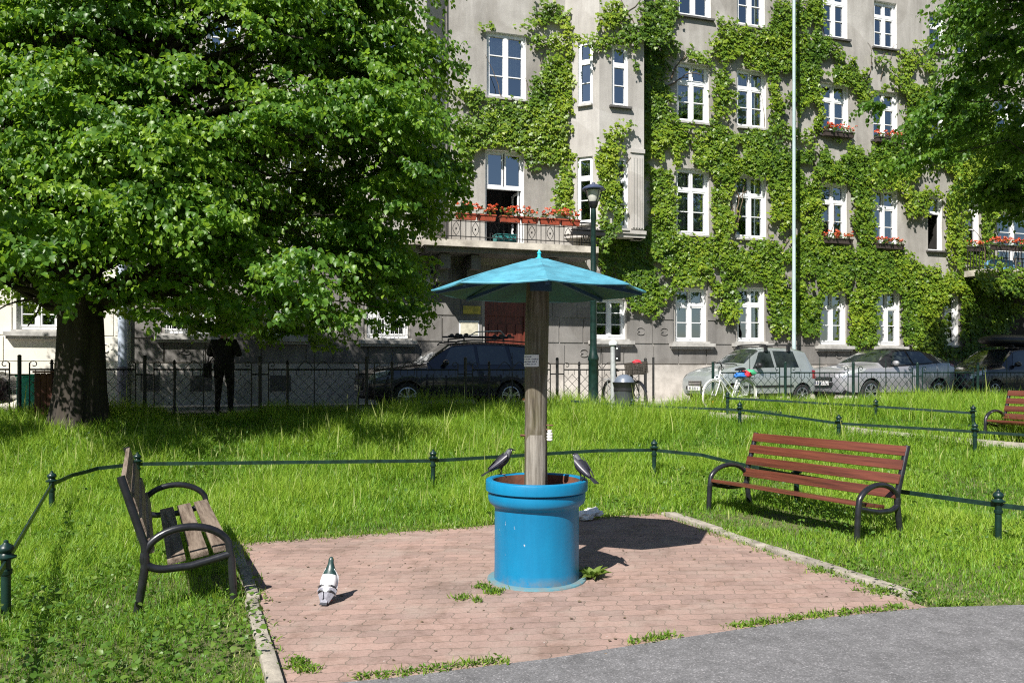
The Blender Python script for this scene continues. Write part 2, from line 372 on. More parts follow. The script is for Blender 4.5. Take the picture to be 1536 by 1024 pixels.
def blue_paint():
    m, nt, out = new_mat('blue planter paint'); b = nt.nodes.new('ShaderNodeBsdfPrincipled'); b.inputs['Roughness'].default_value = .42
    v = coords(nt); base = ramp(nt, noise_n(nt, 2.5, 5, .6, v), [(.3, (.001, .165, .34)), (.7, (.002, .205, .40))])
    chip = ramp(nt, noise_n(nt, 24, 6, .8, v), [(.66, (0, 0, 0)), (.71, (1, 1, 1))])
    g = nt.nodes.new('ShaderNodeTexCoord'); sp = nt.nodes.new('ShaderNodeSeparateXYZ'); nt.links.new(g.outputs['Object'], sp.inputs[0])
    lo = ramp(nt, sp.outputs[2], [(.0, (1, 1, 1)), (.22, (.0, .0, .0))])
    f = mixc(nt, (0, 0, 0), chip, lo, 'MIX')
    drop = ramp(nt, noise_n(nt, 30, 3, .5, coords(nt, (1, 1, .45))), [(.735, (0, 0, 0)), (.765, (1, 1, 1))])
    st = ramp(nt, noise_n(nt, 3, 7, .75, coords(nt, (5, 5, .35))), [(.34, (.62, .68, .72)), (.56, (1, 1, 1))])
    base = mixc(nt, base, st, .35, 'MULTIPLY'); col = mixc(nt, base, (.16, .42, .52), f)
    gr = ramp(nt, sp.outputs[2], [(.0, (.8, .8, .8)), (.09, (.0, .0, .0))]); gn = ramp(nt, noise_n(nt, 9, 6, .7, v), [(.4, (0, 0, 0)), (.6, (1, 1, 1))])
    col = mixc(nt, col, (.17, .16, .13), mixc(nt, (0, 0, 0), gn, gr))
    nt.links.new(mixc(nt, col, (.55, .56, .54), mixc(nt, (0, 0, 0), drop, .7)), b.inputs['Base Color'])
    nt.links.new(bump(nt, noise_n(nt, 18, 5, .6, v), .15), b.inputs['Normal'])
    nt.links.new(b.outputs[0], out.inputs[0]); return m
M['blue'] = blue_paint()
M['blue_pale'] = plain('pale blue worn concrete', (.06, .17, .21), .85, var=.3, scale=14, bmp=.4, c2=(.17, .18, .17))
M['rust_soil'] = plain('rust brown inner wall', (.12, .045, .024), .9, var=.4, scale=8, bmp=.4)
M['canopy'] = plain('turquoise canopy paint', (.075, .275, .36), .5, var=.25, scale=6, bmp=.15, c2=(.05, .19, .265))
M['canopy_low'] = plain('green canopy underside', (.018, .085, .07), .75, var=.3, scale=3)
M['rib_blue'] = plain('dark blue rib', (.02, .06, .12), .6)
M['finial_teal'] = plain('bright teal finial', (.04, .50, .60), .4)
def pole_wood():
    m, nt, out = new_mat('weathered log'); b = nt.nodes.new('ShaderNodeBsdfPrincipled'); b.inputs['Roughness'].default_value = .75
    v = coords(nt, (9, 9, .5)); v2 = coords(nt, (1, 1, .7))
    c = ramp(nt, noise_n(nt, 4, 8, .7, v, .3), [(.36, (.028, .022, .014)), (.46, (.10, .082, .055)), (.56, (.17, .15, .115)), (.68, (.25, .235, .20))])
    moss = ramp(nt, noise_n(nt, 3.5, 5, .6, v2), [(.45, (0, 0, 0)), (.62, (1, 1, 1))])
    c = mixc(nt, c, (.10, .095, .035), mixc(nt, (0, 0, 0), moss, .6))
    nt.links.new(c, b.inputs['Base Color']); nt.links.new(bump(nt, noise_n(nt, 6, 6, .7, v), .8, .01), b.inputs['Normal'])
    nt.links.new(b.outputs[0], out.inputs[0]); return m
M['log'] = pole_wood()
M['log_bare'] = plain('bare worn log', (.25, .23, .20), .6, var=.3, scale=5, stretch=(9, 9, .5), bmp=.5, c2=(.10, .085, .065))
# ------------------------------------------------------------------ camera, sun, sky
cam = bpy.data.cameras.new('camera'); cam.lens = 28; cam.sensor_width = 36; cam.shift_y = (V0-512)/1536; cam.clip_end = 2000; cam.clip_start = .05
camo = bpy.data.objects.new('camera', cam); COL.objects.link(camo); camo.location = (0, 0, EYE); camo.rotation_euler = (math.pi/2, 0, 0); SC.camera = camo
LD = Vector((.42, .82, -1.0)).normalized()
sun = bpy.data.lights.new('sun', 'SUN'); sun.energy = 5.0; sun.angle = math.radians(.5); sun.color = (1, .955, .89)
suno = bpy.data.objects.new('sun', sun); COL.objects.link(suno); suno.rotation_euler = LD.to_track_quat('-Z', 'Y').to_euler(); suno.location = (-8, -15, 20)
w = bpy.data.worlds.new('World'); SC.world = w; w.use_nodes = True; nt = w.node_tree; nt.nodes.clear()
sk = nt.nodes.new('ShaderNodeTexSky'); sk.sky_type = 'NISHITA'; sk.sun_disc = False
sk.sun_elevation = math.asin(-LD.z); sk.sun_rotation = math.atan2(-LD.x, -LD.y); sk.ozone_density = 2.0; sk.air_density = 1.0; sk.dust_density = .4
bg = nt.nodes.new('ShaderNodeBackground'); bg.inputs[1].default_value = .05; ow = nt.nodes.new('ShaderNodeOutputWorld')
nt.links.new(sk.outputs[0], bg.inputs[0]); nt.links.new(bg.outputs[0], ow.inputs[0])
SC.view_settings.view_transform = 'Standard'; SC.view_settings.look = 'None'; SC.view_settings.exposure = .78; SC.view_settings.gamma = 1
SC.cycles.max_bounces = 8; SC.cycles.transparent_max_bounces = 12; SC.cycles.use_denoising = False; SC.cycles.filter_width = 1.15
SC.cycles.caustics_reflective = False; SC.cycles.caustics_refractive = False

# ------------------------------------------------------------------ ground and paved surfaces
E = 17.3; es = Vector((math.cos(math.radians(E)), math.sin(math.radians(E)))); ns = Vector((es.y, -es.x))   # along the street / towards the camera
def street(t, q):  # t metres along the street, q = distance where it crosses the view axis
    return Vector((0, q))+es*t
def far_grid():
    a = np.concatenate([np.linspace(-320, -22, 12), np.arange(-20, 24.1, .5), np.linspace(27, 320, 12)])
    b = np.concatenate([np.linspace(-320, -6, 12), np.arange(-4, 24.1, .4), np.linspace(27, 320, 10)])
    X, Y = np.meshgrid(a, b); Z = gz_np(X.ravel(), Y.ravel())-.012
    V = np.stack([X.ravel(), Y.ravel(), Z], 1); n, m = len(a), len(b)
    i = (np.arange(m-1)[:, None]*n+np.arange(n-1)[None]).ravel()
    T = np.concatenate([np.stack([i, i+1, i+n+1], 1), np.stack([i, i+n+1, i+n], 1)])
    tag(np_mesh('ground', V, T, M['soil'], smooth=True), kind='structure')
far_grid()
ASPH = [(-3.0, 3.55), (-1.6, 4.0), (-.63, 4.24), (.2, 4.52), (.95, 4.84), (1.9, 5.22), (2.87, 5.50), (3.55, 5.56), (6, 5.62), (9, 5.6), (14, 5.2)]
PATIO = [(-1.08, 3.9), (-1.49, 4.85), (-2.58, 7.56), (-.5, 8.35), (1.66, 9.18), (2.3, 7.25), (2.95, 5.3), (1.9, 5.1), (.95, 4.7), (.2, 4.4), (-.63, 4.1)]
def sheet(name, P, z, mat, thick=0):
    b = MB(); n = len(P); up = [(x, y, z) for x, y in P]
    if thick:
        b.add(up+[(x, y, z-thick) for x, y in P], [tuple(range(n))]+[(i, i+n, (i+1) % n+n, (i+1) % n) for i in range(n)])
    else: b.add(up, [tuple(range(n))])
    o = b.build(name, mat)
    bm = bmesh.new(); bm.from_mesh(o.data); bmesh.ops.triangulate(bm, faces=[f for f in bm.faces if len(f.verts) > 4]); bmesh.ops.recalc_face_normals(bm, faces=bm.faces)
    if not thick and bm.faces and sum(f.normal.z for f in bm.faces) < 0: bmesh.ops.reverse_faces(bm, faces=bm.faces)
    bm.to_mesh(o.data); bm.free(); return tag(o, kind='structure')
sheet('patio', PATIO, .004, M['pavers'])
sheet('asphalt_path', ASPH+[(40, 5), (40, -30), (-30, -30), (-30, 1.0), (-8, 2.6)], .009, M['asphalt'])
def kerb_run(name, pts, wd, z0, z1, gap=.012, length=.95, jit=.012):
    b = MB(); r = random.Random(5)
    for (a, c) in zip(pts[:-1], pts[1:]):
        a = Vector(a); c = Vector(c); d = c-a; L = d.length; d.normalize(); pn = Vector((-d.y, d.x)); s = 0
        while s < L-.05:
            e = min(s+length*r.uniform(.9, 1.1), L); z = r.uniform(-jit, jit); y = r.uniform(-jit, jit)
            p0 = a+d*(s+gap)+pn*y; p1 = a+d*e+pn*y; q = pn*wd
            g0, g1 = gz(p0.x, p0.y), gz(p1.x, p1.y)
            b.hexa([(p0.x, p0.y, g0+z0), (p1.x, p1.y, g1+z0), (p1.x+q.x, p1.y+q.y, g1+z0), (p0.x+q.x, p0.y+q.y, g0+z0),
                    (p0.x, p0.y, g0+z1+z), (p1.x, p1.y, g1+z1+z), (p1.x+q.x, p1.y+q.y, g1+z1+z), (p0.x+q.x, p0.y+q.y, g0+z1+z)]); s = e
    return tag(b.build(name, M['concrete'], bevel=.012), kind='structure')
kerb_run('patio_kerb', [(2.86, 5.75), (2.32, 7.27), (1.70, 9.1)], -.12, -.1, .03)
kerb_run('patio_kerb', [(-1.02, 3.75), (-1.47, 4.86), (-2.6, 7.6)], .085, -.1, .035)
# gravel path between the two low railings
PATH_N = [(1.5, 17.3), (2.5, 16.75), (4.75, 15.65), (6.15, 14.2), (7.7, 13.45), (9.2, 12.8), (14.2, 10.95)]
PATH_F = [(3.3, 18.4), (4.0, 17.9), (5.7, 16.3), (6.9, 14.8), (8.3, 14.0), (9.6, 13.3), (14.6, 11.6)]
def strip(name, A, B, dz, mat, n=24):
    def res(P):
        P = [Vector(p) for p in P]; L = [0]
        for a, c in zip(P[:-1], P[1:]): L.append(L[-1]+(c-a).length)
        o = []
        for i in range(n+1):
            s = L[-1]*i/n; j = max(k for k in range(len(L)) if L[k] <= s+1e-9); j = min(j, len(P)-2)
            o.append(P[j].lerp(P[j+1], (s-L[j])/(L[j+1]-L[j])))
        return o
    a, c = res(A), res(B); b = MB(); vs = []; fs = []
    K = 4
    for p, q in zip(a, c):
        for k in range(K+1):
            x = p.lerp(q, k/K); vs.append((x.x, x.y, gz(x.x, x.y)+dz))
    for i in range(n):
        for k in range(K): fs.append((i*(K+1)+k, (i+1)*(K+1)+k, (i+1)*(K+1)+k+1, i*(K+1)+k+1))
    b.add(vs, fs); o = b.build(name, mat); return tag(o, kind='structure')
strip('gravel_path', PATH_N, PATH_F, .02, M['gravel'])
def street_sheet(name, q0, q1, z, mat, thick=.0, t0=-60, t1=90):
    P = [street(t0, q0), street(t1, q0), street(t1, q1), street(t0, q1)]
    return sheet(name, [(p.x, p.y) for p in P], z, mat, thick)
street_sheet('near_pavement', 17.35, 18.15, .755, M['pavement'], .12)
street_sheet('street', 18.15, 21.0, .722, M['road'])
street_sheet('far_pavement', 21.0, 22.56, .80, M['pavement'], .14)

# ------------------------------------------------------------------ facade planes
class Pl:
    def __init__(s, o, e): s.o = Vector(o); s.e = Vector(e).normalized(); s.n = Vector((s.e.y, -s.e.x))
    def hit(s, u, v):
        d = Vector(((u-U0)/F, 1.0)); det = s.e.x*(-d.y)+d.x*s.e.y
        t = (-s.o.x*(-d.y)+(-s.o.y)*d.x*1.0)/det if False else None
        # solve o + e t = d Y
        A = np.array([[s.e.x, -d.x], [s.e.y, -d.y]]); t, Y = np.linalg.solve(A, [-s.o.x, -s.o.y])
        return t, EYE-(v-V0)*Y/F
    def at(s, t, z, off=0): p = s.o+s.e*t+s.n*off; return Vector((p.x, p.y, z))
    def rect(s, u0, u1, v0, v1):
        uc = (u0+u1)/2; return s.hit(u0, v0)[0], s.hit(u1, v0)[0], s.hit(uc, v1)[1], s.hit(uc, v0)[1]
    def box(s, b, t0, t1, z0, z1, f0, f1, m=0):
        a = s.at
        b.hexa([a(t0, z0, f1), a(t1, z0, f1), a(t1, z0, f0), a(t0, z0, f0), a(t0, z1, f1), a(t1, z1, f1), a(t1, z1, f0), a(t0, z1, f0)], m)
FA = Pl((0, 22.5), es)
ZG = .74; ZTOP = 16.2
def shift(pl, off): return Pl(pl.o+pl.n*off, pl.e)
def wall(b, pl, t0, t1, z0, z1, holes, depth=.2, mw=0, mr=2, md=1, room=.9):
    ts = sorted({t0, t1, *[h[0] for h in holes], *[h[1] for h in holes]}); zs = sorted({z0, z1, *[h[2] for h in holes], *[h[3] for h in holes]})
    ts = [t for t in ts if t0 <= t <= t1]; zs = [z for z in zs if z0 <= z <= z1]
    for i in range(len(ts)-1):
        for j in range(len(zs)-1):
            tc, zc = (ts[i]+ts[i+1])/2, (zs[j]+zs[j+1])/2
            if any(h[0] < tc < h[1] and h[2] < zc < h[3] for h in holes): continue
            b.quad(pl.at(ts[i], zs[j]), pl.at(ts[i+1], zs[j]), pl.at(ts[i+1], zs[j+1]), pl.at(ts[i], zs[j+1]), mw)
    for (a, c, d, e) in holes:
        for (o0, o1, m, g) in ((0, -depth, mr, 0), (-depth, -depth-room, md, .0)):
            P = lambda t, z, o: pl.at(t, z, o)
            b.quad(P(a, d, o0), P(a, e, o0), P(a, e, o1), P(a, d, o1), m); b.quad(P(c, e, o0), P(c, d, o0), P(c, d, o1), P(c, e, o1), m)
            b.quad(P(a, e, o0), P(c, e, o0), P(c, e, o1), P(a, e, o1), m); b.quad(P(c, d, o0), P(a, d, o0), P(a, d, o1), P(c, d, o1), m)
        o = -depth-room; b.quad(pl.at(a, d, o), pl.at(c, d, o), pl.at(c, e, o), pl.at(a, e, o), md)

def window(pl, r, parent, style='cross', curtain=.5, off=-.11, sill='stone', open_=False, split=.68):
    t0, t1, z0, z1 = r; g = MB(); W = t1-t0; H = z1-z0; fw = .065 if W > .75 else .05
    f0, f1 = off-.055, off; zt = z0+H*split
    bx = lambda a, c, d, e, q0=f0, q1=f1: pl.box(g, a, c, d, e, q0, q1)
    bx(t0, t0+fw, z0, z1); bx(t1-fw, t1, z0, z1); bx(t0+fw, t1-fw, z0, z0+fw*1.25); bx(t0+fw, t1-fw, z1-fw, z1)
    panes = []
    def sash(a, c, d, e, bars, sw=.042):
        q1 = f1+.018; q0 = f0+.01
        bx(a, a+sw, d, e, q0, q1); bx(c-sw, c, d, e, q0, q1); bx(a+sw, c-sw, d, d+sw, q0, q1); bx(a+sw, c-sw, e-sw, e, q0, q1)
        for k in range(bars):
            z = d+(e-d)*(k+1)/(bars+1); bx(a+sw, c-sw, z-.013, z+.013, q0+.012, q1-.006)
        panes.append((a+sw, c-sw, d+sw, e-sw))
    i0, i1 = t0+fw, t1-fw; tm = (t0+t1)/2; z0i = z0+fw*1.25; z1i = z1-fw
    if style == 'tall':      # one leaf with a transom light
        bx(i0, i1, zt-.03, zt+.03, f0-.002, f1+.022); sash(i0, i1, z0i, zt-.03, 1); sash(i0, i1, zt+.03, z1i, 0)
    elif style == 'two':     # two leaves, three panes each
        bx(tm-.035, tm+.035, z0i, z1i, f0-.002, f1+.03); sash(i0, tm-.035, z0i, z1i, 2); sash(tm+.035, i1, z0i, z1i, 2)
    elif style == 'door':
        bx(i0, i1, zt-.04, zt+.04, f0-.002, f1+.022); sash(i0, tm-.02, zt+.04, z1i, 0); sash(tm+.02, i1, zt+.04, z1i, 0)
        # one open leaf seen nearly edge on at the right jamb
        a = i1-.02
        for (zz0, zz1) in ((z0i, z0i+.9), (z0i+.9, zt-.05)):
            pl.box(g, a-.05, a, zz0, zz1, f0-.62, f0-.56); pl.box(g, a-.05, a, zz0, zz1, f0-.06, f0-.01)
            pl.box(g, a-.05, a, zz0, zz0+.07, f0-.56, f0-.06); pl.box(g, a-.05, a, zz1-.05, zz1, f0-.56, f0-.06)
    elif style == 'dark':    # open at the bottom, only the top light is glazed
        bx(i0, i1, zt-.03, zt+.03, f0-.002, f1+.022); sash(i0, i1, zt+.03, z1i, 0)
    else:
        bx(i0, i1, zt-.035, zt+.035, f0-.002, f1+.026); bx(tm-.035, tm+.035, z0i, zt-.035, f0-.002, f1+.03)
        sash(i0, tm-.035, z0i, zt-.035, 1); sash(tm+.035, i1, z0i, zt-.035, 1)
        sash(i0, tm-.012, zt+.035, z1i, 0); sash(tm+.012, i1, zt+.035, z1i, 0)
    o = g.build('window', M['white_frame'], parent)
    p = MB()
    for (a, c, d, e) in panes: p.quad(pl.at(a, d, f0+.03), pl.at(c, d, f0+.03), pl.at(c, e, f0+.03), pl.at(a, e, f0+.03))
    p.build('pane', M['pane'], o)
    if curtain > 0:
        c = MB(); n = 36; rr = random.Random(int(t0*100)+int(z0*10)); lo = z0+H*(1-curtain); gap = rr.choice((.02, .04, .1, .22))
        for (a, d) in ((t0+.03, tm-W*gap*.5), (tm+W*gap*.5, t1-.03)):
            pts = []
            for k in range(n+1):
                t = a+(d-a)*k/n; w_ = .022*math.sin(k*1.9)+.01*math.sin(k*.7); pts.append((t, w_))
            for k in range(n):
                c.quad(pl.at(pts[k][0], lo, off-.17+pts[k][1]), pl.at(pts[k+1][0], lo, off-.17+pts[k+1][1]), pl.at(pts[k+1][0], z1-.03, off-.17+pts[k+1][1]), pl.at(pts[k][0], z1-.03, off-.17+pts[k][1]))
        c.build('curtain', M['curtain'], o, smooth=True)
    if sill:
        s = MB(); ex = .09 if sill != 'flush' else -.002
        pl.box(s, t0-ex, t1+ex, z0-.06, z0-.003, -.12, .10)
        if sill == 'deep': pl.box(s, t0-.22, t1+.22, z0-.16, z0-.062, .0, .20); pl.box(s, t0-.18, t1+.18, z0-.23, z0-.162, .0, .14)
        s.build('sill', M['sill'] if sill != 'zinc' else M['zinc'], o)
    return o

# --- the ivy-clad apartment house
X0 = FA.hit(197, 500)[0]; X1 = 34.0
house = thing('apartment_house', 'tall grey apartment house with bays, balconies and ivy over its right half', 'apartment house', FA.at((X0+X1)/2, ZG))
tenB = FA.hit(848, 200)[0]                                     # right bay: left canted face from here
BAY = .68
off_front = shift(FA, BAY)
b0 = FA.at(tenB, 0); bF0 = off_front.at(off_front.hit(899, 200)[0], 0); bF1 = off_front.at(off_front.hit(966, 200)[0], 0); b1 = FA.at(off_front.hit(966, 200)[0]+.14, 0)
def plane2(p, q): return Pl((p.x, p.y), (q.x-p.x, q.y-p.y))
PC = plane2(b0, bF0); PF = plane2(bF0, bF1); PR = plane2(bF1, b1)
LC, LF, LR = [(plane2(a, c), (Vector((a.x-c.x, a.y-c.y))).length) for a, c in ((b0, bF0), (bF0, bF1), (bF1, b1))], None, None
lenC = (b0-bF0).length; lenF = (bF1-bF0).length; lenR = (b1-bF1).length
zbay0 = PF.hit(930, 345)[1]
R = FA.rect
W_main = [  # (pixel box, style, curtain, sill)
 ((730, 789, 50, 148), 'two', .62, 'flush'),
 ((728, 786, 226, 372), 'door', 0, None),
 ((1015, 1063, 95, 184), 'cross', .8, 'flush'), ((1105, 1149, 105, 192), 'cross', .8, 'flush'), ((1231, 1272, 125, 203), 'cross', .7, 'zinc'), ((1309, 1346, 137, 212), 'cross', .5, 'zinc'),
 ((1017, 1066, -66, 26), 'cross', .5, 'zinc'), ((1106, 1147, -52, 40), 'cross', .4, 'flush'), ((1234, 1271, -22, 58), 'cross', .2, 'zinc'), ((1311, 1345, 3, 73), 'cross', .2, 'zinc'),
 ((1014, 1063, 253, 352), 'cross', .9, 'flush'), ((1103, 1149, 262, 358), 'cross', .7, 'flush'), ((1231, 1270, 275, 362), 'cross', .9, 'zinc'), ((1308, 1346, 284, 370), 'cross', .9, 'zinc'),
 ((1013, 1059, 432, 512), 'cross', .7, 'deep'), ((1106, 1146, 431, 512), 'cross', .7, 'deep'), ((892, 938, 448, 508), 'two', .7, 'deep'),
 ((1230, 1268, 436, 516), 'cross', .75, 'deep'), ((1315, 1349, 436, 517), 'cross', .6, 'deep'), ((1417, 1437, 440, 518), 'tall', .3, 'flush'),
 ((1392, 1413, 293, 376), 'dark', 0, 'zinc'), ((1448, 1468, 290, 372), 'tall', .4, 'flush'), ((1392, 1416, 142, 225), 'tall', 0, 'zinc'), ((1394, 1417, 20, 80), 'tall', 0, 'zinc'), ((1434, 1454, 34, 82), 'tall', 0, 'zinc'),
 ((1496, 1548, 318, 408), 'two', .2, 'flush'), ((1490, 1540, 150, 230), 'cross', 0, 'zinc'),
 ((247, 324, 452, 500), 'cross', .8, 'deep'), ((400, 450, 452, 503), 'cross', .8, 'deep'), ((550, 612, 456, 507), 'cross', .8, 'deep'),
 ((290, 345, 180, 305), 'cross', .3, 'flush'), ((430, 490, 190, 312), 'cross', .3, 'flush'), ((310, 360, -10, 90), 'cross', .3, 'flush'), ((440, 500, 5, 100), 'cross', .3, 'flush'),
]
holes = [R(*w_[0]) for w_ in W_main]
DOOR = R(727, 792, 447, 600); DOOR = (DOOR[0], DOOR[1], ZG+.02, DOOR[3])
b = MB(); wall(b, FA, X0, X1, ZG-.3, ZTOP, holes+[DOOR])
ob = FA.o-FA.n*11
for (ta, tb) in ((X0, X1),):   # body of the house behind the facade
    P = lambda t, o, z: FA.at(t, z, -o)
    b.quad(P(ta, 0, ZG-.3), P(ta, 0, ZTOP), P(ta, 11, ZTOP), P(ta, 11, ZG-.3)); b.quad(P(tb, 0, ZTOP), P(tb, 0, ZG-.3), P(tb, 11, ZG-.3), P(tb, 11, ZTOP))
    b.quad(P(tb, 11, ZG-.3), P(ta, 11, ZG-.3), P(ta, 11, ZTOP), P(tb, 11, ZTOP))
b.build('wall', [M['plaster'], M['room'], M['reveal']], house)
g = MB(); FA.box(g, X0-.3, X1+.3, ZTOP, ZTOP+.35, -11.3, .55); FA.box(g, X0-.1, X1+.1, ZTOP-.4, ZTOP-.004, .004, .3)
P = lambda t, o, z: FA.at(t, z, -o)
g.hexa([P(X0-.3, -.5, ZTOP+.36), P(X1+.3, -.5, ZTOP+.36), P(X1+.3, 11.2, ZTOP+.36), P(X0-.3, 11.2, ZTOP+.36), P(X0+1, 4, ZTOP+3.4), P(X1-1, 4, ZTOP+3.4), P(X1-1, 7, ZTOP+3.4), P(X0+1, 7, ZTOP+3.4)])
g.build('roof', M['zinc'], house)
for w_, h in zip(W_main, holes):
    window(FA, h, house, w_[1], w_[2], sill=w_[3], split=.62 if w_[1] == 'door' else .68)
# window grilles on the three ground floor windows at the left
for h in holes:
    if h[2] < 3 and h[0] < FA.hit(640, 500)[0]:
        g = MB(); t = h[0]+.05
        while t < h[1]: g.tube([FA.at(t, h[2]+.05, .03), FA.at(t, h[3]-.05, .03)], .009, 5); t += .115
        for z in (h[2]+.1, h[2]+(h[3]-h[2])*.55): g.tube([FA.at(h[0], z, .034), FA.at(h[1], z, .034)], .011, 5)
        g.build('window_grille', M['white_frame'], house)
# bays
def bay(planes, lens, wins, zt, zb, name, mat):
    q = MB()
    for k, (pl, L) in enumerate(zip(planes, lens)):
        hs = [w_[1] for w_ in wins if w_[0] == k]; wall(q, pl, 0, L, zb, zt, hs, .16, 0, 2, 1, .25)
    # underside and top
    c = [planes[0].at(0, 0)]+[pl.at(L, 0) for pl, L in zip(planes, lens)]
    c = [(p.x, p.y) for p in c]; n = len(c)
    q.add([(x, y, zb) for x, y in c], [tuple(range(n-1, -1, -1))]); q.add([(x, y, zt) for x, y in c], [tuple(range(n))])
    # string courses that wrap round the bay
    for z, h, o in ((zb-.10, .10, .07), (zb-.2, .097, .03)):
        for pl, L in zip(planes, lens): pl.box(q, -.03, L+.03, z, z+h, -.3, o)
    o_ = q.build('bay', [mat, M['room'], M['reveal']], house)
    for k, r, st, cu, sl in wins: window(planes[k], r, o_, st, cu, off=-.07, sill=sl)
    return o_
wb = [(0, PC.rect(867, 889, 62, 157), 'tall', .5, 'flush'), (1, PF.rect(918, 942, 68, 160), 'tall', .2, 'zinc'),
      (0, PC.rect(866, 889, 235, 335), 'tall', .3, 'flush'), (1, PF.rect(918, 942, 235, 343), 'tall', .3, 'flush'), (0, PC.rect(868, 889, -120, -18), 'tall', .5, 'flush'), (1, PF.rect(918, 942, -120, -18), 'tall', .5, 'flush')]
bay((PC, PF, PR), (lenC, lenF, lenR), wb, ZTOP-.5, zbay0, 'bay', M['plaster_bay'])
# ribbed pilasters on the first floor of the bay
q = MB(); zp = PF.hit(950, 230)[1]
for (ta, tb) in ((lenF-.42, lenF-.02), (.02, .22)):
    PF.box(q, ta, tb, zbay0+.05, zp, .002, .035)
    k = ta+.05
    while k < tb-.05: PF.box(q, k, k+.045, zbay0+.08, zp-.12, .036, .055); k += .085
    PF.box(q, ta-.02, tb+.02, zp+.003, zp+.12, .002, .07)
q.build('pilaster', M['plaster_bay'], house)
# left bay, most of it behind the tree
lf1 = off_front.at(off_front.hit(640, 200)[0], 0); l1 = FA.at(FA.hit(668, 200)[0], 0); lf0 = off_front.at(off_front.hit(560, 200)[0], 0); l0 = FA.at(FA.hit(520, 200)[0], 0)
LPl = [plane2(l0, lf0), plane2(lf0, lf1), plane2(lf1, l1)]; LLen = [(l0-lf0).length, (lf0-lf1).length, (lf1-l1).length]
wl = [(2, LPl[2].rect(646, 663, 50, 160), 'tall', .3, 'flush'), (2, LPl[2].rect(646, 663, 235, 340), 'tall', .3, 'flush'), (1, LPl[1].rect(575, 622, 60, 160), 'cross', .4, 'flush'), (1, LPl[1].rect(578, 622, 238, 318), 'cross', .4, 'flush')]
zl0 = LPl[1].hit(600, 366)[1]
bay(LPl, LLen, wl, ZTOP-.5, zl0, 'bay', M['plaster_bay'])
# stone blocks with open joints on the ground floor, carved panels
def courses(pl, t0, t1, zz, hs, mat, parent, seed, off=.035, wmin=.6, wmax=1.2, name='stone_block_facing'):
    q = MB(); r = random.Random(seed); gap = .038
    for k, (za, zb_) in enumerate(zz):
        iv = [(t0, t1)]
        for h in hs:
            if h[2]-.02 < zb_ and h[3]+.02 > za:
                nv = []
                for a, c in iv:
                    if h[1] < a or h[0] > c: nv.append((a, c)); continue
                    if h[0]-.05 > a: nv.append((a, h[0]-.05))
                    if h[1]+.05 < c: nv.append((h[1]+.05, c))
                iv = nv
        for a, c in iv:
            s = a
            while s < c-.02:
                e_ = min(s+r.uniform(wmin, wmax), c)
                if c-e_ < .3: e_ = c
                pl.box(q, s, e_-gap, za, zb_-gap, .0, off+r.uniform(-.004, .004))
                if r.random() < .3 and e_-s > .5 and zb_-za > .45:      # scroll ornament
                    tc, zc = (s+e_)/2, (za+zb_)/2
                    for sg in (-1, 1):
                        q.tube([pl.at(tc+.11*math.cos(x), zc+sg*.055+sg*.05*math.sin(x), off+.012) for x in np.linspace(0, 4.4, 9)], .013, 5)
                s = e_
    return q.build(name, mat, parent)
Z1 = 1.86
gh = [h for h in holes if h[2] < 5]+[DOOR]
courses(FA, X0+.02, FA.hit(1500, 500)[0], [(Z1, 2.46), (2.46, 3.18), (3.18, 3.9), (3.9, 4.6)], gh, M['stone'], house, 3)
q = MB()
for (ta, tb) in ((X0+.01, DOOR[0]-.25), (DOOR[1]+.25, X1)): FA.box(q, ta, tb, ZG-.25, Z1-.04, .003, .10)
q.build('plinth', M['plinth'], house)
for u0, u1 in ((212, 240), (286, 318), (405, 436), (560, 585), (640, 660)):
    t0, t1, z0, z1 = R(u0, u1, 563, 586); q = MB(); FA.box(q, t0, t1, z0, z1, .104, .112); q.build('cellar_hatch', M['zinc'], house)
dr = MB(); FA.box(dr, DOOR[0]+.1, DOOR[1]-.1, DOOR[2], DOOR[3]-.5, -.20, -.14)
n = 4; wdt = (DOOR[1]-DOOR[0]-.2)/n
for k in range(n):
    for (za, zc) in ((.15, .9), (1.0, 2.2)): FA.box(dr, DOOR[0]+.1+wdt*k+.05, DOOR[0]+.1+wdt*(k+1)-.05, DOOR[2]+za, DOOR[2]+zc, -.138, -.115)
do = dr.build('door', M['door_red'], house)
hd = MB(); tcd = (DOOR[0]+DOOR[1])/2; hd.tube([FA.at(tcd+.08, ZG+1.0, -.1), FA.at(tcd+.08, ZG+1.25, -.1)], .016, 6); hd.build('handle', M['chrome'], do)
fr = MB(); FA.box(fr, DOOR[0], DOOR[0]+.1, DOOR[2], DOOR[3], -.2, -.08); FA.box(fr, DOOR[1]-.1, DOOR[1], DOOR[2], DOOR[3], -.2, -.08); FA.box(fr, DOOR[0]+.1, DOOR[1]-.1, DOOR[3]-.5, DOOR[3]-.02, -.2, -.1)
fr.build('door_frame', M['door_red'], do)
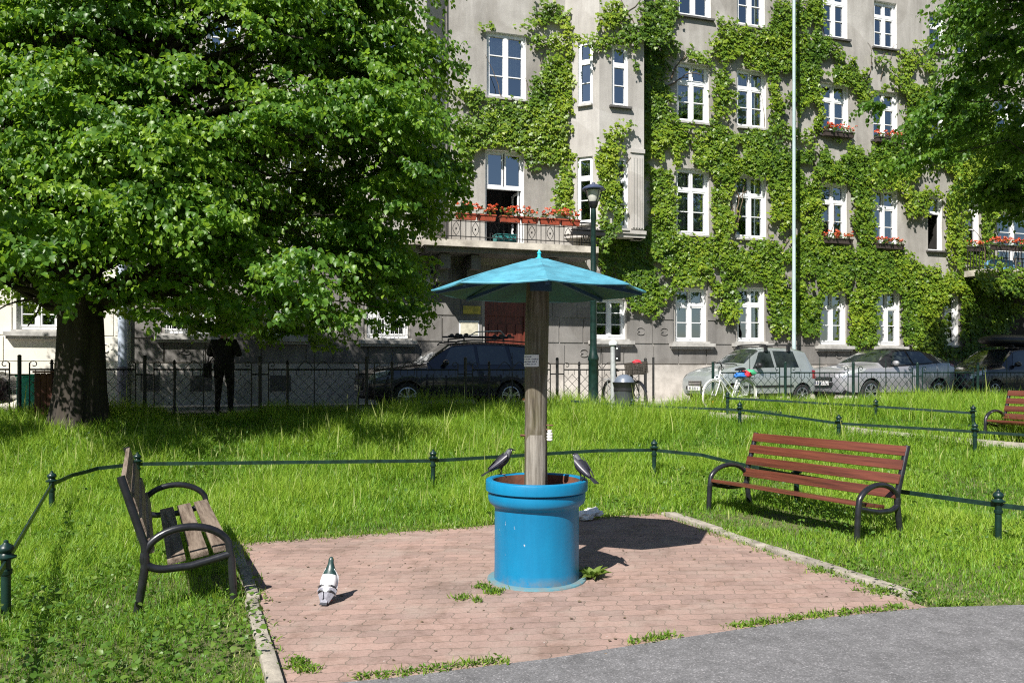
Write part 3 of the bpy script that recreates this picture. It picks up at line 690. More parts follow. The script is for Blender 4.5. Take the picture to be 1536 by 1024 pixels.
# balcony slab and railing over the door
BO = 1.32; pb = shift(FA, BO); tb0 = pb.hit(636, 372)[0]; tb1 = pb.hit(898, 380)[0]; zb1 = pb.hit(800, 365)[1]
q = MB(); FA.box(q, tb0, tb1, zb1-.17, zb1, .004, BO); FA.box(q, tb0-2.6, tb0-.01, zb1-.12, zb1-.02, .004, BO-.35)
balc = q.build('balcony', M['balcony'], house); q = MB()
FA.box(q, tb0+.1, tb1-.1, zb1-.30, zb1-.172, .30, BO-.16)
for t in (tb0+.5, tb1-1.3, (tb0+tb1)/2-1.1): FA.box(q, t, t+.3, zb1-1.0, zb1-.322, .04, .6); FA.box(q, t+.02, t+.28, zb1-.7, zb1-.325, .602, .95)
q.build('bracket', M['stone'], balc)
def rail(pl, ta, tb, zb_, h, parent, sides=(), name='balcony_railing'):
    q = MB(); a = pl.at
    q.tube([a(ta, zb_+h), a(tb, zb_+h)], .022, 6); q.tube([a(ta, zb_+.10), a(tb, zb_+.10)], .014, 5); q.tube([a(ta, zb_+h-.14), a(tb, zb_+h-.14)], .012, 5)
    t = ta; k = 0
    while t <= tb+.01:
        q.tube([a(t, zb_+.02), a(t, zb_+h)], .011, 5)
        if k % 3 == 1:
            for sg in (-1, 1): q.tube([a(t+.12+sg*.09*math.sin(math.pi*s), zb_+.12+(h-.28)*s) for s in np.linspace(0, 1, 7)], .009, 4)
            q.tube([a(t+.12, zb_+h*.42, .0), a(t+.12, zb_+h*.5)], .02, 5)
        t += .24 if k % 3 == 1 else .14; k += 1
    for tt in sides:
        for f in np.linspace(0, 1, 9): q.tube([a(tt, zb_+.02, -f*BO), a(tt, zb_+h, -f*BO)], .011, 5)
        q.tube([a(tt, zb_+h), a(tt, zb_+h, -BO)], .022, 6); q.tube([a(tt, zb_+.10), a(tt, zb_+.10, -BO)], .014, 5)
    return q.build(name, M['fence_metal'], parent)
RH = pb.hit(780, 365)[1]; RH = pb.hit(780, 328)[1]-zb1
pbr = shift(FA, BO-.06); rail(pbr, tb0+.08, tb1-.08, zb1, RH, balc, (tb0+.08, tb1-.08))
# right-hand balcony, half out of the frame, with painted shade on the wall below
pb2 = shift(FA, 1.0); tc0 = pb2.hit(1478, 405)[0]; zb2 = pb2.hit(1510, 404)[1]
q = MB(); FA.box(q, tc0, tc0+4.5, zb2-.2, zb2, .004, 1.0); balc2 = q.build('balcony', M['balcony'], house)
BO_, BO = BO, .94; rail(shift(FA, .94), tc0+.08, tc0+4.4, zb2, .78, balc2, (tc0+.08,)); BO = BO_
q = MB(); FA.box(q, FA.hit(1478, 400)[0], X1-.1, 1.0, zb2-.25, .004, .012); q.build('painted_shade_sheet', M['room'], house)  # flat near-black sheet on the wall, standing in for the deep shade there
# signs beside the door: enamel disc, yellow board, cream notice
tS, zS = FA.hit(645, 420); q = MB(); c = FA.at(tS, zS, .06); rot = Matrix.Rotation(math.radians(E), 3, 'Z')
def disc(q, r, o, th, m, n=28):
    vs = []
    for s in (0, 1):
        for k in range(n): a = 2*math.pi*k/n; vs.append(FA.at(tS+r*math.cos(a), zS+r*math.sin(a), o+th*s))
    q.add(vs, [tuple(range(n, 2*n)), tuple(range(n-1, -1, -1))]+[(k, (k+1) % n, n+(k+1) % n, n+k) for k in range(n)], m)
disc(q, .30, .04, .03, 1); disc(q, .272, .071, .006, 0)
pts = [(-.16, -.02), (-.13, .10), (-.03, .15), (.07, .16), (.14, .08), (.17, -.05), (.12, -.15), (.03, -.11), (-.06, -.16), (-.14, -.12)]
nn = len(pts); q.add([FA.at(tS+x, zS+y, .078) for x, y in pts]+[FA.at(tS+x*.8, zS+y*.8, .09) for x, y in pts], [tuple(range(nn, 2*nn))]+[(k, (k+1) % nn, nn+(k+1) % nn, nn+k) for k in range(nn)], 1)
tag(q.build('round_sign', [M['sign_blue'], M['white_frame']]), 'round dark blue sign with white ring and pale emblem under the balcony', 'sign')
q = MB(); t0, t1, z0, z1 = R(694, 720, 459, 471); FA.box(q, t0, t1, z0, z1, .041, .06)
tag(q.build('wall_sign', M['sign_yellow']), 'small yellow board on the grey wall left of the red door', 'sign')
q = MB(); t0, t1, z0, z1 = R(690, 716, 483, 502); FA.box(q, t0, t1, z0, z1, .041, .062, 0); FA.box(q, t0-.04, t1+.04, z0-.04, z1+.04, .04, .05, 1)
tag(q.build('notice_board', [M['notice'], M['white_frame']]), 'cream framed notice on the grey wall below the yellow board', 'notice')
# downpipe and thin cable on the facade
def tubething(name, pts, r, mat, label, cat, n=10, group=None):
    q = MB(); q.tube(pts, r, n); return tag(q.build(name, mat, smooth=True), label, cat, group)
tP = FA.hit(669, 200)[0]; q = MB(); q.tube([FA.at(tP+.02, zb1+.05, .03), FA.at(tP+.02, ZTOP-.5, .03)], .018, 6); q.build('lightning_cable', M['zinc'], house)
# neighbour: cream building at the far left
nb = thing('cream_house', 'cream white rendered house at the left edge behind the big tree', 'house', FA.at(X0-6, ZG))
NW = [R(22, 84, 430, 494), R(-110, -50, 425, 490), R(40, 90, 200, 300), R(130, 180, 205, 300), R(60, 110, -10, 90), R(-90, -40, 190, 290)]
NW[0] = (FA.hit(24, 480)[0], FA.hit(88, 480)[0], NW[0][2], NW[0][3])
b = MB(); wall(b, FA, X0-16, X0-.004, ZG-.3, ZTOP-1, NW)
P = lambda t, o, z: FA.at(t, z, -o)
b.quad(P(X0-16, 0, ZG), P(X0-16, 0, ZTOP-1), P(X0-16, 11, ZTOP-1), P(X0-16, 11, ZG)); b.quad(P(X0-.01, 11, ZG), P(X0-16, 11, ZG), P(X0-16, 11, ZTOP-1), P(X0-.01, 11, ZTOP-1))
b.build('wall', [M['cream'], M['room'], M['reveal']], nb)
for i, h in enumerate(NW): window(FA, h, nb, 'cross', .2, sill='deep' if i < 2 else 'flush')
courses(FA, X0-15.9, X0-.03, [(1.36, 1.88), (1.88, 2.5), (2.5, 3.2), (3.2, 3.9), (3.9, 4.6)], NW, M['cream'], nb, 8, .02, 1.1, 1.9)
q = MB(); FA.box(q, X0-15.9, X0-.03, ZG-.2, 1.32, .003, .05); q.build('plinth', M['cream'], nb)
q = MB(); FA.box(q, X0-16.2, X0-.01, ZTOP-.99, ZTOP-.5, -11, .5); q.build('roof', M['zinc'], nb)
tD = FA.hit(185, 500)[0]; dp = MB(); dp.tube([FA.at(tD, ZG+1.0, .16), FA.at(tD, ZTOP-1, .16)], .10, 14)
o = dp.build('downpipe', M['sill'], nb, smooth=True); M['pipe_blue'] = plain('pale blue pipe paint', (.42, .48, .58), .5, var=.12); o.data.materials[0] = M['pipe_blue']
q = MB(); q.tube([FA.at(tD, ZG+.02, .16), FA.at(tD, ZG+1.0, .16)], .115, 14); M['pipe_grey'] = plain('grey violet cast pipe', (.21, .20, .24), .6, var=.25); q.build('pipe_foot', M['pipe_grey'], o, smooth=True)
# ------------------------------------------------------------------ ivy on the facade
def sn(x, y, s=1.0):   # cheap smooth noise, about -1..1
    def vn(x, y, k):
        i, j = np.floor(x), np.floor(y); f, g = x-i, y-j; f, g = f*f*(3-2*f), g*g*(3-2*g)
        h = lambda a, b: np.modf(np.abs(np.sin(a*127.1+b*311.7+k*74.7)*43758.5453))[0]
        return (h(i, j)*(1-f)+h(i+1, j)*f)*(1-g)+(h(i, j+1)*(1-f)+h(i+1, j+1)*f)*g
    x = np.asarray(x, float)*s*.75; y = np.asarray(y, float)*s*.75; c, d = x*.8-y*.6, x*.6+y*.8
    return 2.3*((vn(x+31, y+17, 1)-.5)+.55*(vn(c*2.1, d*2.1, 2)-.5)+.3*(vn(x*4.3, y*4.3, 3)-.5))
def poly_from(o, k, P): return [(o[0]+x/k, o[1]+y/k) for x, y in P]
C3 = ((640, 0), 3.414); C4 = ((960, 0), 3.9375); C5 = ((1216, 0), 3.9375); C6 = ((560, 200), 3.658); C7 = ((880, 230), 3.303); C8 = ((1196, 230), 3.303)
IVY_MAIN = [
 (C4, [(0,0),(230,0),(180,120),(150,200),(240,290),(400,330),(420,390),(330,370),(215,330),(180,420),(130,430),(120,480),(180,560),(200,680),(390,760),(760,760),(790,840),(900,900),(1260,900),(1260,1024),(0,1024)]),
 (C4, [(430,110),(580,160),(760,165),(780,0),(840,0),(900,90),(900,0),(1090,0),(1090,250),(1180,340),(1260,380),(1260,520),(1100,480),(1000,510),(1080,620),(1090,800),(1260,900),(760,780),(740,520),(630,420),(600,330),(480,370),(430,330),(390,260),(480,220)]),
 (C4, [(430,440),(480,400),(530,480),(560,460),(570,560),(500,640),(480,760),(410,760)]),
 (C5, [(0,0),(80,0),(70,200),(140,280),(190,360),(240,400),(330,430),(480,440),(545,480),(515,300),(650,250),(720,340),(690,600),(600,640),(540,640),(540,560),(390,540),(350,600),(280,590),(230,520),(120,500),(60,490),(0,520)]),
 (C5, [(340,330),(420,330),(470,450),(430,450)]),
 (C5, [(0,520),(60,520),(90,760),(95,860),(240,880),(310,900),(310,940),(370,900),(380,860),(540,850),(545,640),(800,620),(1260,700),(1400,700),(1400,1024),(0,1024)]),
 (C7, [(310,0),(490,0),(500,150),(440,180),(430,400),(610,410),(720,420),(910,430),(890,200),(720,180),(610,150),(610,60),(1123,0),(1123,860),(1080,870),(950,900),(900,860),(890,690),(870,640),(600,620),(440,680),(400,720),(390,650),(330,800),(200,760),(190,650),(300,680),(60,580),(60,480),(140,390),(310,400)]),
 (C7, [(620,640),(760,640),(770,780),(740,820),(680,830),(640,780)]),
 (C7, [(605,180),(740,190),(735,380),(720,420),(610,390)]),
 (C8, [(0,0),(1300,0),(1300,290),(940,330),(840,280),(730,220),(660,230),(640,300),(540,310),(520,200),(380,180),(370,300),(380,420),(340,480),(270,440),(260,300),(280,250),(250,150),(120,140),(110,440),(0,500)]),
 (C8, [(0,480),(120,440),(280,450),(350,480),(530,480),(600,560),(690,570),(800,600),(850,640),(960,540),(1123,570),(1400,560),(1400,700),(1123,720),(960,700),(880,710),(800,710),(780,740),(700,720),(500,700),(400,690),(250,720),(110,740),(100,880),(30,900),(0,880)]),
 (C8, [(235,720),(400,700),(390,940),(300,965),(225,930)]),
 (C8, [(500,690),(700,710),(740,780),(730,950),(860,1010),(640,1010),(560,960),(500,880)]),
 (C8, [(720,220),(830,280),(830,440),(800,580),(720,490)]),
 (C8, [(860,300),(950,320),(940,480),(1000,560),(850,660),(830,500)]),
 (C8, [(790,730),(980,720),(1100,760),(960,960),(830,1010),(780,890)]),
]
IVY_LEFT = [(C3, [(150,440),(300,465),(420,530),(510,530),(510,390),(590,400),(600,300),(640,280),(700,310),(700,260),(640,240),(520,240),(510,200),(690,190),(680,90),(560,130),(460,165),(450,145),(560,90),(550,30),(650,15),(715,50),(720,200),(735,320),(740,480),(720,660),(800,800),(760,860),(660,830),(510,850),(500,790),(400,740),(250,760),(180,840),(170,790),(120,660),(200,600),(290,590),(200,530)]),
            (C6, [(985,380),(1000,220),(1060,200),(1090,250),(1110,400),(1060,430),(1000,430)]), (C3, [(250,125),(300,128),(340,140),(345,152),(290,150)])]
IVY_BAY = [(C3, [(735,190),(850,200),(960,185),(1060,140),(1100,80),(1080,40),(1180,0),(1240,0),(1240,200),(1120,230),(1090,300),(1080,390),(1040,250),(900,250),(735,215)]),
           (C3, [(920,680),(990,615),(1045,620),(1040,650),(980,690),(950,800),(960,1024),(880,1024),(870,800)]), (C7, [(50,0),(140,0),(130,130),(175,330),(140,390),(60,480),(55,300),(90,200)]),
           (C3, [(860,150),(900,30),(960,20),(1040,90),(1000,150),(920,140)])]
FA_BAY = off_front
def ivy(name, label, polys, pl, dens, seed, group, base_off=.05, jit=.10, sz=(.07, .125), windows=None, lift=0, thin=.85):
    rg = np.random.default_rng(seed); Ps = []
    for (o, k), P in polys:
        uv = poly_from(o, k, P); tz = np.array([pl.hit(u, v) for u, v in uv])
        lo, hi = tz.min(0)-.1, tz.max(0)+.1; n = int(np.prod(hi-lo)*dens)
        q = rg.uniform(lo, hi, (n, 2)); j = q+rg.normal(0, jit, q.shape)*(.6+.8*np.abs(sn(q[:, 0]*3, q[:, 1]*3)))[:, None]
        m = in_poly(tz, j[:, 0], j[:, 1]); m &= (sn(q[:, 0]+7, q[:, 1], 1.5)+.35*sn(q[:, 0]*1.3, q[:, 1]+4, 5)+rg.normal(0, .12, n) > -thin+np.clip((q[:, 1]-6.5)*.09, 0, .42))
        jm = np.clip(rg.normal(-.03, .06, n), -.15, .12)+.05*sn(q[:, 0], q[:, 1], 5)
        for h in (windows or []): m &= ~((q[:, 0] > h[0]+jm) & (q[:, 0] < h[1]-jm) & (q[:, 1] > h[2]-.02+jm) & (q[:, 1] < h[3]-.06-jm))
        Ps.append(q[m])
    q = np.concatenate(Ps); n = len(q)
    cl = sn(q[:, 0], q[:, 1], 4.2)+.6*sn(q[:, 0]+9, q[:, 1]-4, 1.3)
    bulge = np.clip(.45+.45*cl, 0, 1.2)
    off = base_off+lift+.02+.13*bulge*rg.uniform(.5, 1.0, n)+rg.uniform(0, .06, n)
    e, nn = np.array([*pl.e, 0]), np.array([*pl.n, 0]); up = np.array([0, 0, 1.])
    P = np.array([*pl.o, 0])+q[:, :1]*e+off[:, None]*nn+q[:, 1:]*up
    A = -up*rg.uniform(.55, 1.0, n)[:, None]+nn*rg.uniform(.1, .6, n)[:, None]+e*rg.normal(0, .45, n)[:, None]
    N = nn*1.0+up*rg.uniform(.1, .9, n)[:, None]+e*rg.normal(0, .35, n)[:, None]
    S = rg.uniform(sz[0], sz[1], n)
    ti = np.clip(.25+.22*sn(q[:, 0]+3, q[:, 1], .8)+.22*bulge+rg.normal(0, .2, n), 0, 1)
    zc = q[:, 1].min(); root = thing(name, label, 'ivy', pl.at(float(q[:, 0].mean()), float(zc)), 0, group)
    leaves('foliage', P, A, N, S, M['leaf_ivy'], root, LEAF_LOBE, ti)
    r = random.Random(seed)     # woody runners on the wall under the leaves
    for _ in range(min(24, max(4, n//1200))):
        i = r.randrange(n); t, z = q[i]; pts = []; a = r.uniform(-.5, .5)
        for k in range(9):
            pts.append(pl.at(t, z, base_off-.02+lift*.6)); a += r.uniform(-.5, .5); a *= .85; t += .22*math.sin(a); z += .22*math.cos(a)
        s = MB(); s.tube(pts, [.016-.0014*k for k in range(9)], 5); s.build('runner', M['twig'], root)
    return root
ivy('ivy', 'large ivy covering the right half of the grey facade between its windows', IVY_MAIN, FA, 560, 3, None, windows=holes)
ivy('ivy', 'ivy hanging over the edge of the right hand balcony', [(C8, [(860,590),(960,545),(1123,585),(1420,585),(1420,690),(1123,715),(1000,670),(960,700),(880,660)])], pb2, 420, 8, None, base_off=.02)
ivy('ivy', 'ivy patch beside the upper window above the balcony door', IVY_LEFT, FA, 560, 4, None, windows=holes)
ivy('ivy', 'ivy creeping up the pale bay beside the lamp post', IVY_BAY, FA_BAY, 540, 5, None, base_off=.03, windows=[(FA_BAY.hit(918, 100)[0], FA_BAY.hit(942, 100)[0], PF.hit(930, 160)[1], PF.hit(930, 68)[1])])
r = random.Random(77)          # bare stems on the wall by the second floor
stems = thing('bare_vine', 'bare grey vine stems on the render between first floor windows right of the bay', 'vine', FA.at(FA.hit(1110, 300)[0], 6))
for u, v, L, tw in ((1100, 352, 13, .3), (1096, 350, 12, -.2), (1102, 340, 10, .5), (1108, 300, 8, -.6), (1000, 130, 10, .9), (1006, 120, 9, .5), (1320, 120, 12, .2), (1300, 130, 12, -.35), (1310, 90, 9, 1.0)):
    t, z = FA.hit(u, v); a = tw; pts = []
    for k in range(L): pts.append(FA.at(t, z, .035+.02*math.sin(k))); a += r.uniform(-.5, .5); a = a*.8+tw*.2; t += .14*math.sin(a); z += .14*math.cos(a)
    s = MB(); s.tube(pts, [.026*(1-.06*k)*(1 if u < 1200 else .5) for k in range(L)], 6); s.build('stem', M['twig'], stems)

# ------------------------------------------------------------------ flower troughs
def trough(label, pl, t0, t1, z, off, mat, nfl, seed, group, hgt=.16, dp=.17, cat='flower trough', fl_h=.26):
    root = thing('flower_trough', label, cat, pl.at((t0+t1)/2, z, off), 0, group); b = MB()
    a = pl.at; ins = .02
    lo = [a(t0+ins, z, off+dp/2-ins), a(t1-ins, z, off+dp/2-ins), a(t1-ins, z, off-dp/2+ins), a(t0+ins, z, off-dp/2+ins)]
    hi = [a(t0, z+hgt, off+dp/2), a(t1, z+hgt, off+dp/2), a(t1, z+hgt, off-dp/2), a(t0, z+hgt, off-dp/2)]
    b.hexa(lo+hi); pl.box(b, t0-.012, t1+.012, z+hgt-.03, z+hgt+.003, off-dp/2-.012, off+dp/2+.012)
    b.build('box', mat, root)
    rg = np.random.default_rng(seed); n = int((t1-t0)*130)
    t = rg.uniform(t0, t1, n); zz = z+hgt+rg.uniform(-.05, fl_h*.8, n); o = off+rg.normal(.02, dp*.45, n)
    e, nn, up = np.array([*pl.e, 0]), np.array([*pl.n, 0]), np.array([0, 0, 1.])
    mk = lambda t, z, o: np.array([*pl.o, 0])+t[:, None]*e+o[:, None]*nn+z[:, None]*up
    D = rg.normal(0, 1, (n, 3)); D[:, 2] = rg.uniform(-.4, .4, n); Nn = rg.normal(0, .5, (n, 3)); Nn[:, 2] += 1
    leaves('foliage', mk(t, zz, o), D, Nn, rg.uniform(.05, .085, n), M['flower_leaf'], root, LEAF_LOBE)
    P = []; Dd = []; tt = []
    for k in range(int((t1-t0)*nfl*1.5)):
        c = mk(np.array([rg.uniform(t0, t1)]), np.array([z+hgt+rg.uniform(.08, fl_h)]), np.array([off+rg.normal(.04, dp*.5)]))[0]; hue = rg.uniform(0, 1)
        for j in range(14):
            d = rg.normal(0, 1, 3); d[2] = abs(d[2]); d /= np.linalg.norm(d); P.append(c+d*.022); Dd.append(d); tt.append(np.clip(hue+rg.normal(0, .15), 0, 1))
    P, Dd = np.array(P), np.array(Dd); T = np.cross(Dd, rg.normal(0, 1, Dd.shape))
    leaves('flower_heads', P, T+Dd*.3, Dd, rg.uniform(.028, .046, len(P)), M['petal'], root, LEAF_HEART, np.array(tt))
    return root
TG = 'red flower troughs hanging on the balcony railing'
pbx = shift(FA, BO-.06)
for i, ((u0, u1), lab, nf) in enumerate([((682, 712), 'red geranium trough at the far left end of the balcony rail', 26), ((714, 741), 'red geranium trough left of the open balcony door', 34), ((748, 778), 'red geranium trough in front of the balcony doorway', 30), ((780, 804), 'red geranium trough at the right jamb of the balcony door', 20), ((808, 837), 'pink red geranium trough on the middle right of the balcony rail', 24), ((839, 866), 'bright red geranium trough nearest the lamp post', 30)]):
    t0, z = pbx.hit(u0, 330+(u0-680)*.075); t1 = pbx.hit(u1, 330)[0]
    trough(lab, pbx, t0, t1, zb1+RH-.13, .13, M['terracotta'], nf, 20+i, TG)
WG = 'geranium boxes on the window sills'
for i, (box, lab) in enumerate([((1231, 1272, 125, 203), 'dark geranium box under the second floor window left of the pair'), ((1309, 1346, 137, 212), 'dark geranium box under the second floor window right of the pair'),
                                ((1231, 1270, 275, 362), 'dark geranium box under the first floor window left of the pair'), ((1308, 1346, 284, 370), 'dark geranium box under the first floor window right of the pair'), ((1446, 1468, 290, 374), 'small geranium box half hidden in ivy at first floor')]):
    h = R(*box); trough(lab, FA, h[0]-.02, h[1]+.06, h[2]-.10, .16, M['dark_trough'], 22, 40+i, WG, fl_h=.22)
t0 = pb2.hit(1486, 370)[0]
for i in range(2): trough(['geranium trough on the left of the right hand balcony rail', 'geranium trough further right on the right hand balcony rail'][i], shift(FA, .94), t0+i*.95, t0+i*.95+.9, zb2+.62, .12, M['dark_trough'], 40, 50+i, 'flower troughs on the right hand balcony')
q = MB(); t1 = pb2.hit(1500, 390)[0]; pq = shift(FA, .6); pq.box(q, t1, t1+.9, zb2+.002, zb2+.30, -.2, .2); pq.box(q, t1+.05, t1+.85, zb2+.302, zb2+.36, -.15, .15)
M['pale_blue'] = plain('pale blue plastic', (.16, .38, .62), .45); tag(q.build('storage_box', M['pale_blue'], bevel=.02), 'pale blue plastic box standing on the right hand balcony', 'box')
q = MB(); t1 = pb.hit(752, 365)[0]; pq = shift(FA, .7); pq.box(q, t1, t1+.55, zb1+.002, zb1+.26, -.2, .2); pq.box(q, t1-.02, t1+.57, zb1+.262, zb1+.29, -.22, .22); 
tag(q.build('storage_box', plain('teal plastic', (.02, .17, .17), .5), bevel=.015), 'dark teal box on the balcony floor by the open door', 'box')
q = MB(); t1 = pb.hit(856, 350)[0]; pq = shift(FA, BO); pq.box(q, t1, t1+.95, zb1+RH*.62, zb1+RH*.62+.03, .0, .2); pq.box(q, t1, t1+.95, zb1+RH*.62-.12, zb1+RH*.62-.03, .0, .18)
tag(q.build('hanging_trough', M['black_plastic']), 'empty dark trough hung on the balcony rail by the lamp', 'trough')

# ------------------------------------------------------------------ trees
def make_tree(name, label, base, r0, htop, axis, prof, ysc, n_out, n_in, lsz, mat, seed, face, nl=20, twl=(.7, 1.25), xmax=None, cull=None):
    rg = np.random.default_rng(seed); rr = random.Random(seed); root = thing(name, label, 'tree', base)
    bx, by, bz = base; pz = np.array([p[0] for p in prof]); pr = np.array([p[1] for p in prof])
    Pp, Aa, Nn, Ss, Ti = [], [], [], [], []; anchors = []
    def bough(c, yaw, scale, ntw, dens, tone=0):
        tone += rg.uniform(-.20, .20)
        for k in range(ntw):
            y = yaw+(k/(max(ntw-1, 1))-.5)*2.3+rg.normal(0, .14); L = rg.uniform(*twl)*scale; el = rg.uniform(-.05, .4); drp = rg.uniform(.25, .75)
            m = max(6, int(L*dens)); s = (np.arange(m)+rg.uniform(0, 1, m))/m
            d = np.array([math.cos(y)*math.cos(el), math.sin(y)*math.cos(el), 0])
            p = c+d*s[:, None]*L; p[:, 2] += L*(math.sin(el)*s-drp*s*s)
            tdir = np.repeat(d[None], m, 0); tdir[:, 2] = math.sin(el)-2*drp*s; tdir = nrm(tdir)
            side = np.where(np.arange(m) % 2, 1., -1.)[:, None]*np.array([-math.sin(y), math.cos(y), 0])
            p = p+side*rg.uniform(.01, .05, m)[:, None]+rg.normal(0, .025, (m, 3))
            A = tdir*rg.uniform(.1, .8, m)[:, None]+side*rg.uniform(.1, .9, m)[:, None]+rg.normal(0, .25, (m, 3)); A[:, 2] -= rg.uniform(.0, 1.2, m)
            N = np.zeros((m, 3)); N[:, 2] = 1; N += d*rg.uniform(-.3, .9, m)[:, None]+rg.normal(0, .55, (m, 3))
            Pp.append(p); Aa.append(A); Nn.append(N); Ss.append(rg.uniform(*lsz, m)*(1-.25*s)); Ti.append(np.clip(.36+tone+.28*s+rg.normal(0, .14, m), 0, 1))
    def spot(keepf, fr):
        while True:
            th = rg.uniform(0, 2*math.pi); z = rg.uniform(pz[0], pz[-1]); rad = np.interp(z, pz, pr)*(1+.10*math.sin(3*th+z*1.7)+.07*math.sin(5*th-z*2.3)); f = rg.uniform(*fr)
            x, y = axis[0]+rad*f*math.cos(th), axis[1]+np.interp(z, ysc[0], ysc[1])*rad*f*math.sin(th)
            if rg.uniform() < rad/pr.max()*.7+.3 and keepf(th, z, x, y): return np.array([x, y, z]), th
    def sample(n, fr, keepf, scale, ntw, dens, anch, clump=1, sp=.4):
        for _ in range(n//clump):
            c, th = spot(keepf, fr); tone = rg.uniform(-.16, .16)
            if rg.uniform() < anch*clump: anchors.append((*c, th))
            for k in range(clump):       # a clump: several drooping sprays stacked round one limb end
                p = c+np.array([rg.normal(0, sp*.9), rg.normal(0, sp*.9), rg.normal(0, sp*.75)]); bough(p-.45*np.array([math.cos(th), math.sin(th), 0]), th+rg.normal(0, .45), scale*rg.uniform(.75, 1.15), ntw, dens, tone)
    sample(n_out, (.84, 1.04), face, 1.0, 6, nl, .10, 6, .42)
    sample(n_in, (.35, .80), lambda th, z, x, y: True, 1.15, 7, nl*.8, .05)
    P, A, N, S, T = map(np.concatenate, (Pp, Aa, Nn, Ss, Ti))
    if cull is not None:
        k = cull(P); P, A, N, S, T = P[k], A[k], N[k], S[k], T[k]
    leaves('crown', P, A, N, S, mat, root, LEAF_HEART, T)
    t = MB(); rid = lambda a, z: 1+.06*math.sin(5*a+z*.7)+.04*math.sin(9*a-z)+.035*abs(math.sin(11*a+.5*math.sin(z*2.1)))+.02*math.sin(23*a+z)+.16*math.sin(4*a+.8)*math.exp(-z*2.2)
    zs = htop*np.linspace(0, 1, 16)**1.5; pts = []; 
    rings = []; n = 56
    for i, z in enumerate(zs):
        f = z/htop; cx = bx+(axis[0]-bx)*f**1.6+.06*math.sin(z*1.3); cy = by+(axis[1]-by)*f**1.6+.05*math.cos(z*1.1)
        r = r0*(1-.55*f)+r0*.55*math.exp(-z*3.2); pts.append(Vector((cx, cy, bz+z-.1)))
        rings.append([(cx+r*rid(a, z)*math.cos(a), cy+r*rid(a, z)*math.sin(a), bz+z-.1) for a in np.linspace(0, 2*math.pi, n, endpoint=False)])
    t.add([p for r_ in rings for p in r_], [(i*n+k, i*n+(k+1) % n, (i+1)*n+(k+1) % n, (i+1)*n+k) for i in range(15) for k in range(n)]+[tuple(15*n+k for k in range(n))])
    to = t.build('trunk', M['bark'], root, smooth=True, ang=80)
    lb = MB()
    for (x, y, z, th) in anchors:
        i = min(max(int((((z*.62+.4)/htop)**.667)*15), 6), 13); s = pts[i]; e = Vector((x, y, z)); L = (e-s).length
        cv = [s.lerp(e, f)+Vector((0, 0, .16*L*math.sin(math.pi*f)))+Vector((rr.uniform(-1, 1), rr.uniform(-1, 1), rr.uniform(-1, 1)))*.05*L*(1 if 0 < f < 1 else 0) for f in np.linspace(0, 1, 8)]
        lb.tube(cv, [max(.012, r0*.20*(1-f)**1.2) for f in np.linspace(0, 1, 8)], 6)
    lb.build('branch', M['bark'], root, smooth=True)
    return root
LT = (-7.42, 13.5, gz(-7.42, 13.5))
def face_near(th, z, x, y):
    fx = math.sin(th) < .35 or math.cos(th) > .3
    return fx or RNG.uniform() < .5
def cull_near(P):       # the lower edge of the crown hangs lowest over the lawn and rises towards the right
    u = U0+P[:, 0]*F/P[:, 1]; v = V0-(P[:, 2]-EYE)*F/P[:, 1]
    return ((P[:, 0] < -1.45+.12*np.sin(P[:, 2]*9)) | (P[:, 2] > 4.6)) & (P[:, 0] < -.75) & (P[:, 2] > np.interp(P[:, 0], [-10, -7.5, -6.4, -3.5, -2.4, -1.7, -1.2, 1], [2.9, 3.0, 2.45, 2.32, 2.36, 2.5, 3.0, 4.6])+.22*np.sin(P[:, 0]*4.1+P[:, 1]*2.7)+.12*np.sin(P[:, 0]*9+P[:, 1]*5))
make_tree('linden_tree', 'big leafy linden tree with a thick dark trunk on the lawn at left', LT, .37, 8.5, (-6.6, 14.0),
          [(2.2, 4.6), (2.7, 4.8), (3.6, 4.95), (5, 5.3), (6.5, 5.5), (7.8, 4.9), (8.8, 3.7), (9.8, 2.0), (10.4, .5)], ((2.4, 3.4, 7, 9), (.84, .80, .46, .42)), 1080, 480, (.055, .125), M['leaf_near'], 5, face_near, nl=34, cull=cull_near)
RT = (15.2, 18.2, gz(15.2, 18.2))
make_tree('maple_tree', 'dark green maple tree leaning in from the right edge of the frame', RT, .24, 9, (14.3, 17.6),
          [(5.2, 2.6), (5.8, 4.0), (6.6, 4.8), (8, 5.0), (10, 4.4), (12, 3.0), (13.5, 1.0)], ((0, 20), (1, 1)), 420, 170, (.085, .15), M['leaf_right'], 9, lambda th, z, x, y: (math.cos(th) < .3 or math.sin(th) < 0), nl=26, twl=(.7, 1.2))

